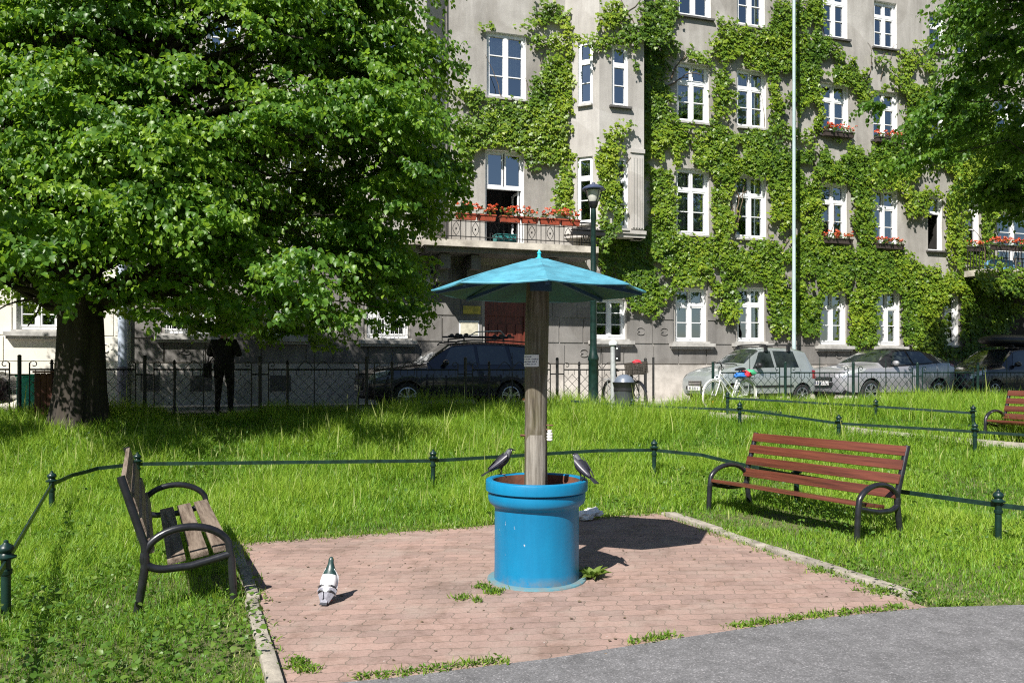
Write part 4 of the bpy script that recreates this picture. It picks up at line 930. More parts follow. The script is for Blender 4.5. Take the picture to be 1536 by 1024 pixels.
# ------------------------------------------------------------------ grass
def lawn_mask(X, Y):
    m = ~in_poly([(x, y) for x, y in PATIO], X, Y)
    ax = np.array(ASPH); m &= Y > np.interp(X, ax[:, 0], ax[:, 1])+.02
    q = Y-X*math.tan(math.radians(E)); m &= q < 17.33
    poly = PATH_N+PATH_F[::-1]; m &= ~in_poly(poly, X, Y)
    return m
def grass():
    rg = np.random.default_rng(21); B = []
    for (y0, y1, d0) in ((3.4, 6, 4200), (6, 8, 3300), (8, 10, 2700), (10, 12.5, 2100), (12.5, 15.5, 1500), (15.5, 21, 900)):
        x1 = .70*y1+2.2; n = int(2*x1*(y1-y0)*d0); X = rg.uniform(-x1, x1, n); Y = rg.uniform(y0, y1, n)
        k = (np.abs(X) < .70*Y+2.2) & lawn_mask(X+rg.normal(0, .05, n)+.05*sn(X, Y, 5)*(X < 0)+.05*(X < 0), Y+rg.normal(0, .045, n))
        pn = sn(X, Y, 2.2)+.6*sn(X, Y, 6.0)
        near_edge = ~(lawn_mask(X+.28, Y) & lawn_mask(X-.28, Y) & lawn_mask(X, Y-.28) & lawn_mask(X, Y+.25))
        k &= rg.uniform(0, 1, n) < np.where(near_edge, .95+.25*pn, np.clip(1.05+.4*pn, .6, 1))
        for bx_, by_, br in ((-2.45, 6.7, .75), (3.0, 8.5, .75), (2.7, 8.9, .5), (-1.75, 6.3, .35)): k &= (np.hypot(X-bx_, Y-by_) > br*rg.uniform(.2, 1.6, n)) | (rg.uniform(0, 1, n) < .62)
        B.append((X[k], Y[k], near_edge[k]))
    X, Y, edge = [np.concatenate(z) for z in zip(*B)]; n = len(X)
    pn = sn(X, Y, .9)+.5*sn(X, Y, 2.7)
    h = np.interp(Y, [4, 7.5, 9, 10.5, 13, 15, 20], [.085, .105, .15, .21, .28, .37, .37])*np.clip(1+.45*pn, .45, 1.7)*rg.uniform(.5, 1.35, n)
    h *= np.where(edge, .72, 1); h *= np.where((X > 1.0) & (Y < 13), .62, 1)
    wd = np.interp(Y, [4, 8, 14, 20], [.0055, .0075, .011, .014])*rg.uniform(.7, 1.4, n)
    ti = np.clip(.33+.16*pn+rg.normal(0, .17, n)+np.interp(Y, [5, 8, 11], [-.06, .06, .10]), 0, .76)
    dry = rg.uniform(0, 1, n) < np.where(edge, .12, .02); ti = np.where(dry, .92, ti)
    seed = (rg.uniform(0, 1, n) < np.where((X < .5) & (Y > 10.5) & (Y < 13.5), .006, .0015)) & (Y > 8.5); h = np.where(seed, h*1.6+.06, h); ti = np.where(seed, .88, ti)
    a = rg.uniform(0, 2*math.pi, n); ln = h*rg.uniform(.1, .95, n)*np.where(seed, .4, 1); b = a+math.pi/2+rg.normal(0, .5, n)
    Z = gz_np(X, Y)-.015; L = np.stack([np.cos(a)*ln, np.sin(a)*ln], 1); Wv = np.stack([np.cos(b), np.sin(b)], 1)*wd[:, None]/2
    V = np.zeros((n, 5, 3)); 
    for i, (s, f, sg) in enumerate(((0, 1, 1), (0, 1, -1), (.55, .85, 1), (.55, .85, -1), (1, 0, 0))):
        lw = np.where(seed & (s == .55), 1.6, 1.0)
        V[:, i, :2] = np.stack([X, Y], 1)+L*s**1.8+Wv*f*sg*lw[:, None]; V[:, i, 2] = Z+h*(s-.22*s*s*(ln/h))
    T = np.array([(0, 1, 3), (0, 3, 2), (2, 3, 4)])[None]+(np.arange(n)*5)[:, None, None]
    tag(np_mesh('grass', V.reshape(-1, 3), T.reshape(-1, 3), M['grass'], None, np.repeat(ti, 5)), 'long bright green lawn grass with pale seed heads around the paved square', 'grass', kind='stuff')
    # low broad leaved weeds between the grass
    n = 60000; Y = rg.uniform(3.6, 15, n)**1.0; X = rg.uniform(-1, 1, n)*(.7*Y+1.6); k = lawn_mask(X, Y)
    pn = sn(X, Y, 1.6)+.6*sn(X, Y, 5); k &= (pn+rg.normal(0, .35, n) > .25+.3*(Y > 8)-.30*((X < -1.6) & (Y < 6.2))) ; X, Y, pn = X[k], Y[k], pn[k]; n = len(X)
    P = np.stack([X, Y, gz_np(X, Y)+rg.uniform(.01, .10, n)*np.interp(Y, [5, 9, 12], [1, 1.4, 2.2])], 1); A = rg.normal(0, 1, (n, 3)); A[:, 2] = rg.uniform(-.1, .7, n); N = rg.normal(0, .45, (n, 3)); N[:, 2] += 1
    tag(leaves('weeds', P, A, N, rg.uniform(.018, .046, n), M['weed'], None, LEAF_HEART, np.clip(.4+rg.normal(0, .22, n)+.1*pn, 0, 1)), 'low clover and broad leaved weeds growing through the lawn', 'weeds', kind='stuff')
    # moss, tufts and rosettes along the edges of the paving
    PP = []; 
    def along(pts, step, keep, wdt, off=0):
        for (x0, y0), (x1, y1) in zip(pts[:-1], pts[1:]):
            L = math.hypot(x1-x0, y1-y0)
            for s in np.arange(0, L, step):
                f = s/L; x, y = x0+(x1-x0)*f, y0+(y1-y0)*f
                if sn(np.array([x*2.2+5]), np.array([y*2.2]))[0] > keep: PP.append((x+rg.normal(0, wdt), y+rg.normal(0, wdt)+off))
    along([(-1.0, 4.18), (-.63, 4.27), (.2, 4.55), (.95, 4.87), (1.9, 5.25), (2.87, 5.53), (3.3, 5.6)], .0045, -.12, .022, .02)
    along([(-1.35, 4.5), (-1.49, 4.85), (-2.58, 7.56)], .02, .0, .05); along([(-2.58, 7.56), (-.5, 8.35), (1.66, 9.18)], .006, -.45, .06, -.03); along([(1.75, 9.0), (2.35, 7.2), (2.95, 5.5)], .008, -.25, .06)
    for (x, y, m_, sp) in ((-.22, 6.02, 50, .03), (-.13, 5.88, 60, .028), (-.36, 5.72, 30, .025), (-.25, 5.66, 25, .02), (-1.2, 4.45, 60, .03), (-1.12, 4.35, 40, .03), (2.7, 5.9, 60, .06), (2.5, 6.5, 50, .05)):
        for _ in range(m_): PP.append((x+rg.normal(0, sp), y+rg.normal(0, sp)))
    PP = np.array(PP); n = len(PP)
    P = np.column_stack([PP, rg.uniform(.005, .03, n)]); A = rg.normal(0, 1, (n, 3)); A[:, 2] = rg.uniform(0, 1.0, n); N = rg.normal(0, .4, (n, 3)); N[:, 2] += 1
    tag(leaves('edge_weeds', P, A, N, rg.uniform(.010, .025, n), M['weed'], None, LEAF_HEART, np.clip(.55+rg.normal(0, .2, n), 0, 1)), 'moss and small weeds along the edges of the pavers', 'weeds', kind='stuff')
    j = rg.integers(0, len(PP), 2600); n = len(j); P = np.column_stack([PP[j]+rg.normal(0, .02, (n, 2)), np.full(n, .002)]); A = rg.normal(0, .5, (n, 3)); A[:, 2] = rg.uniform(.5, 1.2, n); tpl = LEAF_HEART.copy(); tpl[:, 0] *= .13
    tag(leaves('edge_grass', P, A, rg.normal(0, 1, (n, 3)), rg.uniform(.018, .055, n), M['grass'], None, tpl, np.clip(.4+rg.normal(0, .2, n), 0, .9)), 'thin grass tufts sprouting along the edges of the pavers', 'grass', kind='stuff')
    n = 190; ex = rg.uniform(-2.6, 2.9, n); ey = rg.uniform(4.2, 9.1, n); k = in_poly(PATIO, ex, ey); ex, ey = ex[k], ey[k]; n = len(ex)   # dry crumbs
    P = np.column_stack([ex, ey, rg.uniform(.006, .012, n)]); A = rg.normal(0, 1, (n, 3)); A[:, 2] *= .15; N = rg.normal(0, .2, (n, 3)); N[:, 2] += 1
    tag(leaves('litter_crumbs', P, A, N, rg.uniform(.008, .03, n), M['twig'], None, LEAF_HEART), 'dry crumbs and leaf bits scattered on the pavers', 'litter', kind='stuff')
grass()
def tree_belt():     # the trees across the square: out of the frame, they show as reflections in the panes
    rg = np.random.default_rng(3); P = []
    for x in np.arange(-34, 50, 7.5):
        c = np.array([x+rg.normal(0, 1.5), -24+rg.normal(0, 2.5), rg.uniform(6, 8)]); r = np.array([4.2, 3.4, rg.uniform(4.2, 5.6)]); d = nrm(rg.normal(0, 1, (2600, 3))); P.append(c+d*r*rg.uniform(.55, 1.05, (2600, 1)))
    P = np.concatenate(P); n = len(P); A = rg.normal(0, 1, (n, 3)); N = rg.normal(0, .6, (n, 3)); N[:, 2] += 1
    tag(leaves('tree_belt', P, A, N, rg.uniform(.35, .7, n), M['leaf_right'], None), 'row of trees across the square mirrored in the window panes', 'trees', kind='stuff')
tree_belt()
def dandelion(x, y, n, L, label, seed):
    rg = np.random.default_rng(seed); root = thing('dandelion_plant', label, 'weed', (x, y, .006)); a = rg.uniform(0, 2*math.pi, n); P = np.column_stack([x+.012*np.cos(a), y+.012*np.sin(a), np.full(n, .01)])
    A = np.column_stack([np.cos(a), np.sin(a), rg.uniform(.25, 1.3, n)]); N = np.column_stack([-np.cos(a)*.5, -np.sin(a)*.5, np.ones(n)])
    tpl = LEAF_HEART.copy(); tpl[:, 0] *= .55; leaves('leaf_rosette', P, A, N, rg.uniform(.6, 1.1, n)*L, M['weed'], root, tpl, rg.uniform(.6, 1, n))
dandelion(.64, 6.28, 34, .13, 'yellow green dandelion rosette at the foot of the blue planter', 1)
# ------------------------------------------------------------------ planter with the log and its little roof
PXc, PYc = .195, 6.29
pl_ = thing('blue_planter', 'bright blue round concrete planter with a flared rim, in the middle of the paving', 'planter', (PXc, PYc, .006))
b = MB(); b.lathe([(.338, 0), (.336, .02), (.333, .10), (.332, .555), (.335, .572), (.350, .584), (.371, .602), (.382, .624), (.384, .655), (.382, .682), (.378, .687), (.370, .689), (.370, .695), (.396, .697), (.401, .701), (.402, .708), (.402, .772), (.399, .780), (.392, .784), (.352, .784), (.345, .775), (.335, .70), (.33, .5)], 96, cap=False)
o = b.build('body', M['blue'], None, smooth=True, ang=30); o.parent = pl_
b = MB(); b.lathe([(.343, .773), (.328, .70), (.322, .56), (.01, .575)], 64, cap=False); o = b.build('soil', M['rust_soil'], None, smooth=True); o.parent = pl_
b = MB(); b.lathe([(.392, -.004), (.388, .008), (.375, .012), (.30, .013)], 64, cap=False); o = b.build('foot_slab', M['blue_pale'], None, smooth=True); o.parent = pl_
lg = thing('log_canopy', 'round turquoise eight sided roof on a weathered log standing in the blue planter', 'canopy', (PXc, PYc, .58))
b = MB(); rings = []; n = 40
for i, z in enumerate(np.linspace(.55, 2.33, 30)):
    r = .092+.004*math.sin(z*4)-.002*(z-.6); r = r+.004*(1-min(1, abs(z-1.19)/.25)) if z < 1.19 else r
    cx = PXc-.012+.010*(z-.6)+.004*math.sin(z*3); rings.append([(cx+r*(1+.02*math.sin(3*a+z)+.012*math.sin(9*a))*math.cos(a), PYc+r*(1+.02*math.sin(3*a+z)+.012*math.sin(9*a))*math.sin(a), z) for a in np.linspace(0, 2*math.pi, n, endpoint=False)])
b.add([p for r_ in rings for p in r_], [(i*n+k, i*n+(k+1) % n, (i+1)*n+(k+1) % n, (i+1)*n+k) for i in range(29) for k in range(n)])
b.build('log', M['log'], lg, smooth=True, ang=80)
b = MB(); ring = []
for z in np.linspace(.56, 1.14, 9):     # stripped lower front of the log
    for a in np.linspace(-math.pi*.78, -math.pi*.22, 12):
        top = 1.19-.10*abs((a+math.pi/2)/.9)**2; zz = min(z, top); r = .0975; ring.append((PXc-.012+.01*(zz-.6)+r*math.cos(a), PYc+r*math.sin(a), zz))
b.add(ring, [(i*12+k, i*12+k+1, (i+1)*12+k+1, (i+1)*12+k) for i in range(8) for k in range(11)]); b.build('stripped_patch', M['log_bare'], lg, smooth=True, ang=80)
# canopy: eight folded panels
ax, ay = PXc+.020, PYc; Rr = .845; zt, ze = 2.512, 2.272; b = MB(); top = []; out = []
def crn(k, r, z, j=0): a = -math.pi/2+math.radians(2)+k*math.pi/4; return Vector((ax+r*math.cos(a), ay+r*math.sin(a), z))
rr = random.Random(4)
zk = [ze+rr.uniform(-.006, .008) for k in range(8)]
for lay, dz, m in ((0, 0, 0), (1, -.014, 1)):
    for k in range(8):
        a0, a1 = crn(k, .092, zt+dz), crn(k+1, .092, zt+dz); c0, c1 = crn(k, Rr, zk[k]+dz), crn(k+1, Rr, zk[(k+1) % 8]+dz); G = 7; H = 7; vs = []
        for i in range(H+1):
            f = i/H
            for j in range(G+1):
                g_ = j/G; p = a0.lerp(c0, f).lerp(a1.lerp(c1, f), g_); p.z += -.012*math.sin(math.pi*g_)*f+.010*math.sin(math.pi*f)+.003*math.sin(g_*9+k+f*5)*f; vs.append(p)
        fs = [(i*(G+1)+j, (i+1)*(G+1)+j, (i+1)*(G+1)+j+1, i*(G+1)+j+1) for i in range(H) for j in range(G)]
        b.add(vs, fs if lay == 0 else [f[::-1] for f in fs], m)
b.add([crn(k, .095, zt+.004) for k in range(8)]+[crn(k, .095, zt-.02) for k in range(8)], [tuple(range(8))]+[(k, k+8, (k+1) % 8+8, (k+1) % 8) for k in range(8)], 0)
rim = [crn(k, Rr, zk[k]).lerp(crn(k+1, Rr, zk[(k+1) % 8]), j/6)+Vector((0, 0, -.012*math.sin(math.pi*j/6)-.007)) for k in range(8) for j in range(6)]
b.tube(rim, .008, 6, 0, closed=True)
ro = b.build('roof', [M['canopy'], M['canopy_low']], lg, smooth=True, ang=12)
for k in range(8):
    q = MB(); q.tube([crn(k, .10, 2.235+.16), crn(k, Rr-.03, zk[k]-.022)], .02, 4); q.build('rib', M['rib_blue'], ro)
b = MB(); b.lathe([(.03, 0), (.032, .012), (.014, .02), (.012, .045), (.018, .052), (.012, .062), (.004, .078)], 16, c=(ax, ay, zt+.004)); b.build('finial', M['finial_teal'], ro, smooth=True)
b = MB(); b.lathe([(.10, 0), (.10, .09)], 24, c=(ax, ay, 2.262)); b.build('collar', M['rib_blue'], lg, smooth=True)
# sticker, its print, porcelain insulator, hook
def onlog(ang, z, r=.098): return Vector((PXc-.012+.01*(z-.6)+r*math.cos(ang), PYc+r*math.sin(ang), z))
st = thing('paper_sign', 'small white sign with lines of dark print fixed to the log', 'sign', onlog(-1.9, 1.73))
b = MB(); A0, A1, Z0, Z1_ = math.radians(-171), math.radians(-82), 1.672, 1.765; g = 14
vs = [onlog(A0+(A1-A0)*i/g, z, r) for r in (.0985, .1005) for z in (Z0, Z1_) for i in range(g+1)]; w1 = g+1
fs = [(2*w1+i, 2*w1+i+1, 3*w1+i+1, 3*w1+i) for i in range(g)]+[(i, 2*w1+i, 3*w1+i, w1+i) for i in (0,)]+[(2*w1+g, g, w1+g, 3*w1+g)]+[(i, i+1, 2*w1+i+1, 2*w1+i) for i in range(g)]+[(3*w1+i, 3*w1+i+1, w1+i+1, w1+i) for i in range(g)]
b.add(vs, fs); b.build('plate', M['plate'], st)
b = MB(); rr = random.Random(9)
for k, (a_, c_) in enumerate(((.06, .42), (.50, .86), )): pass
for k in range(4):
    z = Z1_-.018-k*.0195; f = .05 if k < 3 else .2
    endf = (.62, .97, .90, .86)[k]
    while f < endf:
        L = rr.uniform(.03, .065); e_ = min(f+L, endf)
        for (u, v, h) in ((f, e_, .0022), (f, f+.014, .009), (e_-.012, e_, .007)):
            p = [onlog(A0+(A1-A0)*x, zz, .1012) for x, zz in ((u, z-.001), (v, z-.001), (v, z+h), (u, z+h))]; b.add(p, [(0, 1, 2, 3)])
        f = e_+(.012 if rr.random() < .7 else .05)
b.build('print', M['ink'], st)
b = MB(); c = onlog(-.55, 1.12, .125)
b.lathe([(.012, .0), (.016, .004), (.024, .01), (.024, .02), (.016, .024), (.024, .03), (.024, .042), (.016, .046), (.024, .052), (.024, .064), (.014, .068), (.02, .075), (.02, .085), (.006, .09)], 14, c=(c.x, c.y, c.z-.03))
tag(b.build('insulator', M['insulator'], smooth=True), 'small white ribbed porcelain insulator on the right of the log', 'insulator')
b = MB(); b.tube([onlog(-.5, 1.215, .09), onlog(-.5, 1.215, .15)], .006, 6); b.tube([onlog(-.5, 1.18, .09), onlog(-.5, 1.18, .125), onlog(-.5, 1.12, .125)], .006, 6); b.tube([onlog(-2.9, 1.13, .085), onlog(-2.9, 1.135, .125)], .01, 6); b.build('iron_pin', M['iron_rust'], lg)

# crumpled paper behind the planter
q = MB(); 
def crumple(b, c, r, seed):
    n, k = 18, 12; vs = []
    for i in range(k+1):
        for j in range(n):
            p = Vector((math.cos(math.pi*i/k-math.pi/2)*math.cos(2*math.pi*j/n), math.cos(math.pi*i/k-math.pi/2)*math.sin(2*math.pi*j/n), math.sin(math.pi*i/k-math.pi/2)))
            d = 1+.45*mnoise.noise(p*2.2+Vector((seed, 0, 0)))+.22*mnoise.noise(p*5.5+Vector((0, seed, 0))); vs.append(Vector(c)+Vector((p.x*r*d*1.3, p.y*r*d, max(p.z*r*d*.75, -r*.55))))
    b.add(vs, [(i*n+j, i*n+(j+1) % n, (i+1)*n+(j+1) % n, (i+1)*n+j) for i in range(k) for j in range(n)])
crumple(q, (.80, 8.72, .055), .075, 3); crumple(q, (.90, 8.80, .075), .075, 8); tag(q.build('paper_bag', M['paper']), 'crumpled white paper lying at the grass edge behind the planter', 'litter')

# ------------------------------------------------------------------ birds
def loft(b, secs, n=18, m=None):
    """secs: (centre, half width, half height, side vector, up vector)"""
    vs = []
    for c, w_, h, sd, up in secs:
        for k in range(n): a = 2*math.pi*k/n; vs.append(Vector(c)+sd*(w_*math.cos(a))+up*(h*math.sin(a)))
    fs = [(i*n+k, i*n+(k+1) % n, (i+1)*n+(k+1) % n, (i+1)*n+k) for i in range(len(secs)-1) for k in range(n)]+[tuple(range(n-1, -1, -1)), tuple((len(secs)-1)*n+k for k in range(n))]
    b0 = len(b.f); b.add(vs, fs)
    if m is not None:
        for i in range(len(secs)-1):
            for k in range(n): b.m[b0+i*n+k] = m(i, k)
        b.m[-2] = m(0, 0); b.m[-1] = m(len(secs)-2, 0)
def bird_secs(P):
    """P: list of (y forward, z, half width, half height) along the spine; frames follow the curve"""
    o = []
    for i, (y, z, w_, h) in enumerate(P):
        a = P[max(i-1, 0)]; c = P[min(i+1, len(P)-1)]; d = Vector((0, c[0]-a[0], c[1]-a[1])).normalized(); sd = Vector((1, 0, 0)); up = sd.cross(d); o.append((Vector((0, y, z)), w_, h, sd, up))
    return o
def refine(P, k=3):
    P = np.array(P, float); t = np.arange(len(P)); T = np.linspace(0, len(P)-1, (len(P)-1)*k+1); out = []
    for x in T:
        i = min(int(x), len(P)-2); f = x-i; p0, p1, p2, p3 = P[max(i-1, 0)], P[i], P[i+1], P[min(i+2, len(P)-1)]
        out.append(tuple(.5*(2*p1+(p2-p0)*f+(2*p0-5*p1+4*p2-p3)*f*f+(3*p1-p0-3*p2+p3)*f**3)))
    return out
def wing(b, pts, th, m=0, side=1):
    """a thin curved wing: pts rows (y, z, x) top edge / lower edge"""
    n = len(pts[0]); vs = []
    for row in pts:
        for (x, y, z) in row: vs.append((x*side, y, z))
    for row in pts:
        for (x, y, z) in row: vs.append(((x-th)*side, y, z))
    R_ = len(pts); k = R_*n; fs = []
    for i in range(R_-1):
        for j in range(n-1):
            f = (i*n+j, i*n+j+1, (i+1)*n+j+1, (i+1)*n+j); fs.append(f); fs.append(tuple(x+k for x in f[::-1]))
    for j in range(n-1): fs.append((j, j+k, j+1+k, j+1)); fs.append(((R_-1)*n+j, (R_-1)*n+j+1, (R_-1)*n+j+1+k, (R_-1)*n+j+k))
    for i in range(R_-1): fs.append((i*n, (i+1)*n, (i+1)*n+k, i*n+k)); fs.append((i*n+n-1, i*n+n-1+k, (i+1)*n+n-1+k, (i+1)*n+n-1))
    b.add(vs, fs, m)
def bird_legs(root, mat, y, spread, ztop, toe=.026, r=.0042):
    for sg in (-1, 1):
        q = MB(); q.tube([(sg*spread*.9, y+.004, ztop), (sg*spread, y-.006, ztop*.45), (sg*spread, y, .006)], [r*2.2, r*1.1, r], 7)
        for a in (-.5, 0, .5, math.pi): q.tube([(sg*spread, y, .006), (sg*spread+toe*math.sin(a)*.9, y+toe*math.cos(a), .004)], [r*.95, r*.6], 6)
        o = q.build('leg', mat, None, smooth=True); o.parent = root
def pigeon():
    root = thing('pigeon', 'white and grey pigeon with dark green neck standing on the pavers, seen from behind', 'pigeon')
    P = refine([(-.085, .035, .020, .007), (-.062, .058, .030, .016), (-.03, .095, .052, .040), (.0, .130, .062, .056), (.03, .165, .058, .056), (.046, .198, .047, .046), (.054, .226, .035, .034), (.060, .250, .025, .026), (.064, .270, .020, .021), (.070, .286, .0195, .020), (.078, .298, .015, .015), (.083, .304, .006, .006)], 3)
    b = MB(); loft(b, bird_secs(P), 20, lambda i, k: 2 if i < 4 else (1 if i >= 13 else 0)); o = b.build('body', [M['feather_white'], M['feather_neck'], M['feather_grey']], None, smooth=True, ang=80); o.parent = root
    for sg in (-1, 1):
        for (nm, mt, y0, y1, z0, z1, xx, tip) in (('wing', 'feather_white', .045, -.035, .190, .075, .066, 0), ('flight_feathers', 'feather_grey', -.034, -.100, .100, .026, .075, 1)):
            rows = []
            for i in range(5):
                f = i/4; row = []
                for j in range(6):
                    g_ = j/5; y = y0+(y1-y0)*f+(g_-.5)*.012; zc = z0+(z1-z0)*f; wd = (.030 if not tip else .026*(1-.45*f)); z = zc+wd*(1-2*g_)-.012*f*(g_)
                    x = xx*math.sqrt(max(.05, 1-((y-.01)/.14)**2))*(.50+.62*g_-.10*g_*g_)*(1-(.42*f if tip else 0)); row.append((x, y-.004*g_, z+.01))
                rows.append(row)
            q = MB(); wing(q, rows, .006, 0, sg); o = q.build(nm, M[mt], None, smooth=True, ang=60); o.parent = root
    q = MB(); q.add([(-.022, -.062, .060), (.022, -.062, .060), (.026, -.118, .020), (-.026, -.118, .020), (-.020, -.062, .052), (.020, -.062, .052), (.026, -.118, .014), (-.026, -.118, .014)], [(0, 3, 2, 1), (4, 5, 6, 7), (0, 1, 5, 4), (1, 2, 6, 5), (2, 3, 7, 6), (3, 0, 4, 7)]); o = q.build('tail', M['feather_grey'], None, bevel=.003); o.parent = root
    q = MB(); q.add([(-.027, -.1185, .0145), (.027, -.1185, .0145), (.027, -.134, .004), (-.027, -.134, .004), (-.027, -.1185, .020), (.027, -.1185, .020), (.027, -.134, .010), (-.027, -.134, .010)], [(3, 2, 1, 0), (4, 5, 6, 7), (0, 1, 5, 4), (1, 2, 6, 5), (2, 3, 7, 6), (3, 0, 4, 7)]); o = q.build('tail_band', M['feather_dark'], None); o.parent = root
    q = MB(); q.tube([(0, .086, .297), (0, .100, .292), (0, .110, .285)], [.0055, .004, .0012], 8); o = q.build('beak', M['beak'], None, smooth=True); o.parent = root
    for sg in (-1, 1):
        q = MB(); q.ell((sg*.0175, .076, .292), (.003, .004, .004)); o = q.build('eye', M['reflector'], None, smooth=True); o.parent = root
    for sg in (-1, 1):
        for pts in ([(.010, -.056, .124), (.034, -.050, .128), (.058, -.034, .112), (.070, -.018, .082)], [(.014, -.082, .090), (.036, -.074, .096), (.054, -.058, .080), (.062, -.045, .060)]):
            q = MB(); q.tube([(sg*x, y, z) for x, y, z in pts], [.004, .0075, .0075, .004], 6); o = q.build('wing_bar', M['feather_dark'], None, smooth=True); o.parent = root
    bird_legs(root, M['leg_pink'], -.005, .020, .085)
    return root
pg = pigeon(); pg.location = (-1.30, 5.64, .010); pg.rotation_euler = (0, 0, math.radians(-7)); pg.scale = (.98, .82, .98)
def jackdaw(label):
    root = thing('jackdaw', label, 'jackdaw', (0, 0, 0), 0, 'jackdaws on the planter rim')
    P = refine([(-.098, .030, .016, .006), (-.07, .050, .025, .014), (-.035, .076, .040, .031), (.0, .104, .048, .043), (.032, .132, .043, .042), (.053, .156, .031, .032), (.064, .173, .026, .027), (.074, .188, .025, .025), (.086, .199, .019, .019), (.096, .203, .010, .011), (.100, .204, .006, .007)], 3)
    b = MB(); loft(b, bird_secs(P), 18, lambda i, k: 1 if 14 <= i <= 21 else 0); o = b.build('body', [M['feather_black'], M['feather_nape']], None, smooth=True, ang=80); o.parent = root
    for sg in (-1, 1):
        rows = []
        for i in range(8):
            f = i/7; row = []
            for j in range(6):
                g_ = j/5; y = .040-.150*f; zc = .148-.108*f; wd = .033*(1-.72*f**1.6)
                z = zc+wd*(1-2*g_)*.8; x = (.020+.032*math.sin(math.pi*min(g_+.18, 1)*.62))*(1-.62*f**1.8)+.003; row.append((x, y-.012*g_*(1-f), z+.010))
            rows.append(row)
        q = MB(); wing(q, rows, .005, 0, sg); o = q.build('wing', M['feather_wing'], None, smooth=True, ang=60); o.parent = root
    q = MB(); a = [(-.017, -.078, .052), (.017, -.078, .052), (.021, -.168, .000), (-.021, -.168, .000)]; q.hexa([(x, y, z-.006) for x, y, z in a]+a); o = q.build('tail', M['feather_black'], None, bevel=.002); o.parent = root
    q = MB(); q.tube([(0, .098, .204), (0, .113, .200), (0, .129, .193)], [.0075, .006, .0015], 8); o = q.build('beak', M['beak'], None, smooth=True); o.parent = root
    for sg in (-1, 1):
        q = MB(); q.ell((sg*.0205, .083, .197), (.003, .004, .004)); o = q.build('eye', M['plate'], None, smooth=True); o.parent = root
    bird_legs(root, M['beak'], .002, .018, .075, .03, .004)
    return root
j1 = jackdaw('black jackdaw with head raised perched on the left of the planter rim'); j1.location = (PXc-.285, PYc+.245, .789); j1.rotation_euler = (0, 0, math.radians(-72)); j1.scale = (1.12, .98, 1.0)
j2 = copy_tree(j1); j2['label'] = 'dark jackdaw looking away perched on the right of the planter rim'; j2.location = (PXc+.35, PYc-.12, .789); j2.rotation_euler = (0, 0, math.radians(38)); j2.scale = (1.1, .95, .97)

# ------------------------------------------------------------------ benches
def bench(label, wood, L, group, seed):
    """local: x along the bench, +y to the front, origin under the middle of the seat"""
    root = thing('park_bench', label, 'bench', (0, 0, 0), 0, group); r = random.Random(seed)
    for sx in (-1, 1):
        x = sx*(L/2-.03); b = MB(); arc = lambda a0, a1, cy, cz, ry, rz, n: [(x, cy+ry*math.cos(math.radians(t)), cz+rz*math.sin(math.radians(t))) for t in np.linspace(a0, a1, n)]
        pts = [(x, .315, -.10), (x, .305, .12), (x, .295, .30)]+arc(12, 180, 0.01, .350, .285, .200, 18)[1:]+arc(180, 262, -.125, .350, .15, .080, 8)[1:]+[(x, .02, .275), (x, .16, .305), (x, .285, .335)]
        b.tube(pts, .027, 12); b.build('armrest_leg', M['black_metal'], root, smooth=True, ang=60)
        b = MB(); b.tube([(x+sx*.001, -.33, -.10), (x, -.285, .16), (x, -.262, .34), (x, -.268, .45), (x, -.34, .68), (x, -.415, .925)], [.028]*6, 12); b.build('back_post', M['black_metal'], root, smooth=True, ang=60)
    b = MB()
    for (y, z) in ((.235, .370), (.085, .344), (-.065, .318)):
        s = Vector((0, .985, .17)).normalized(); u = Vector((0, -s.z, s.y)); c = Vector((0, y, z)); hw, ht = .06, .019; e0 = L/2-.055+r.uniform(-.006, .006)
        b.hexa([c+Vector((sx*e0, 0, 0))+s*(a*hw)+u*(h*ht) for h in (-1, 1) for sx, a in ((-1, -1), (1, -1), (1, 1), (-1, 1))])
    b.build('seat', wood, root, bevel=.006)
    b = MB()
    for k in range(4):
        f = k/3; z = .440+f*.43; y = -.236-.148*f; s = Vector((0, -.30, .95)).normalized(); u = Vector((0, s.z, -s.y)); c = Vector((0, y, z)); hw, ht = .052, .018; e0 = L/2-.02+r.uniform(-.005, .005)
        b.hexa([c+Vector((sx*e0, 0, 0))+s*(a*hw)+u*(h*ht) for a, h in () ] or [c+Vector((sx*e0, 0, 0))+s*(a*hw)+u*(h*ht) for a in (-1, 1) for sx, h in ((-1, 1), (1, 1), (1, -1), (-1, -1))])
    b.build('backrest', wood, root, bevel=.006)
    return root
BG = 'park benches with looped black armrests'
def place(o, a, c, z):   # a -> c are the two ends of the bench axis on the ground, front to the left of that direction
    a, c = Vector(a), Vector(c); m = (a+c)/2; o.location = (m.x, m.y, z); o.rotation_euler = (0, 0, math.atan2(c.y-a.y, c.x-a.x))
# left bench: front faces the paving (+x side) -> axis runs from far to near
lb = bench('weathered grey brown bench standing in the grass left of the paving', M['wood_old'], 2.34, BG, 1)
place(lb, (-3.25, 7.66), (-2.26, 5.54), 0.0)
rb = bench('red brown slatted bench in the sun on the right of the paving', M['wood_new'], 1.86, BG, 2); rb.scale = (1.09, 1.09, .96)
place(rb, (3.57, 7.80), (2.60, 9.44), 0.0)
fbn = copy_tree(rb); fbn['label'] = 'red brown bench beyond the gravel path, cut off by the right edge of the frame'
place(fbn, (9.62, 12.62), (8.70, 14.26), gz(9, 13.6)+.03)

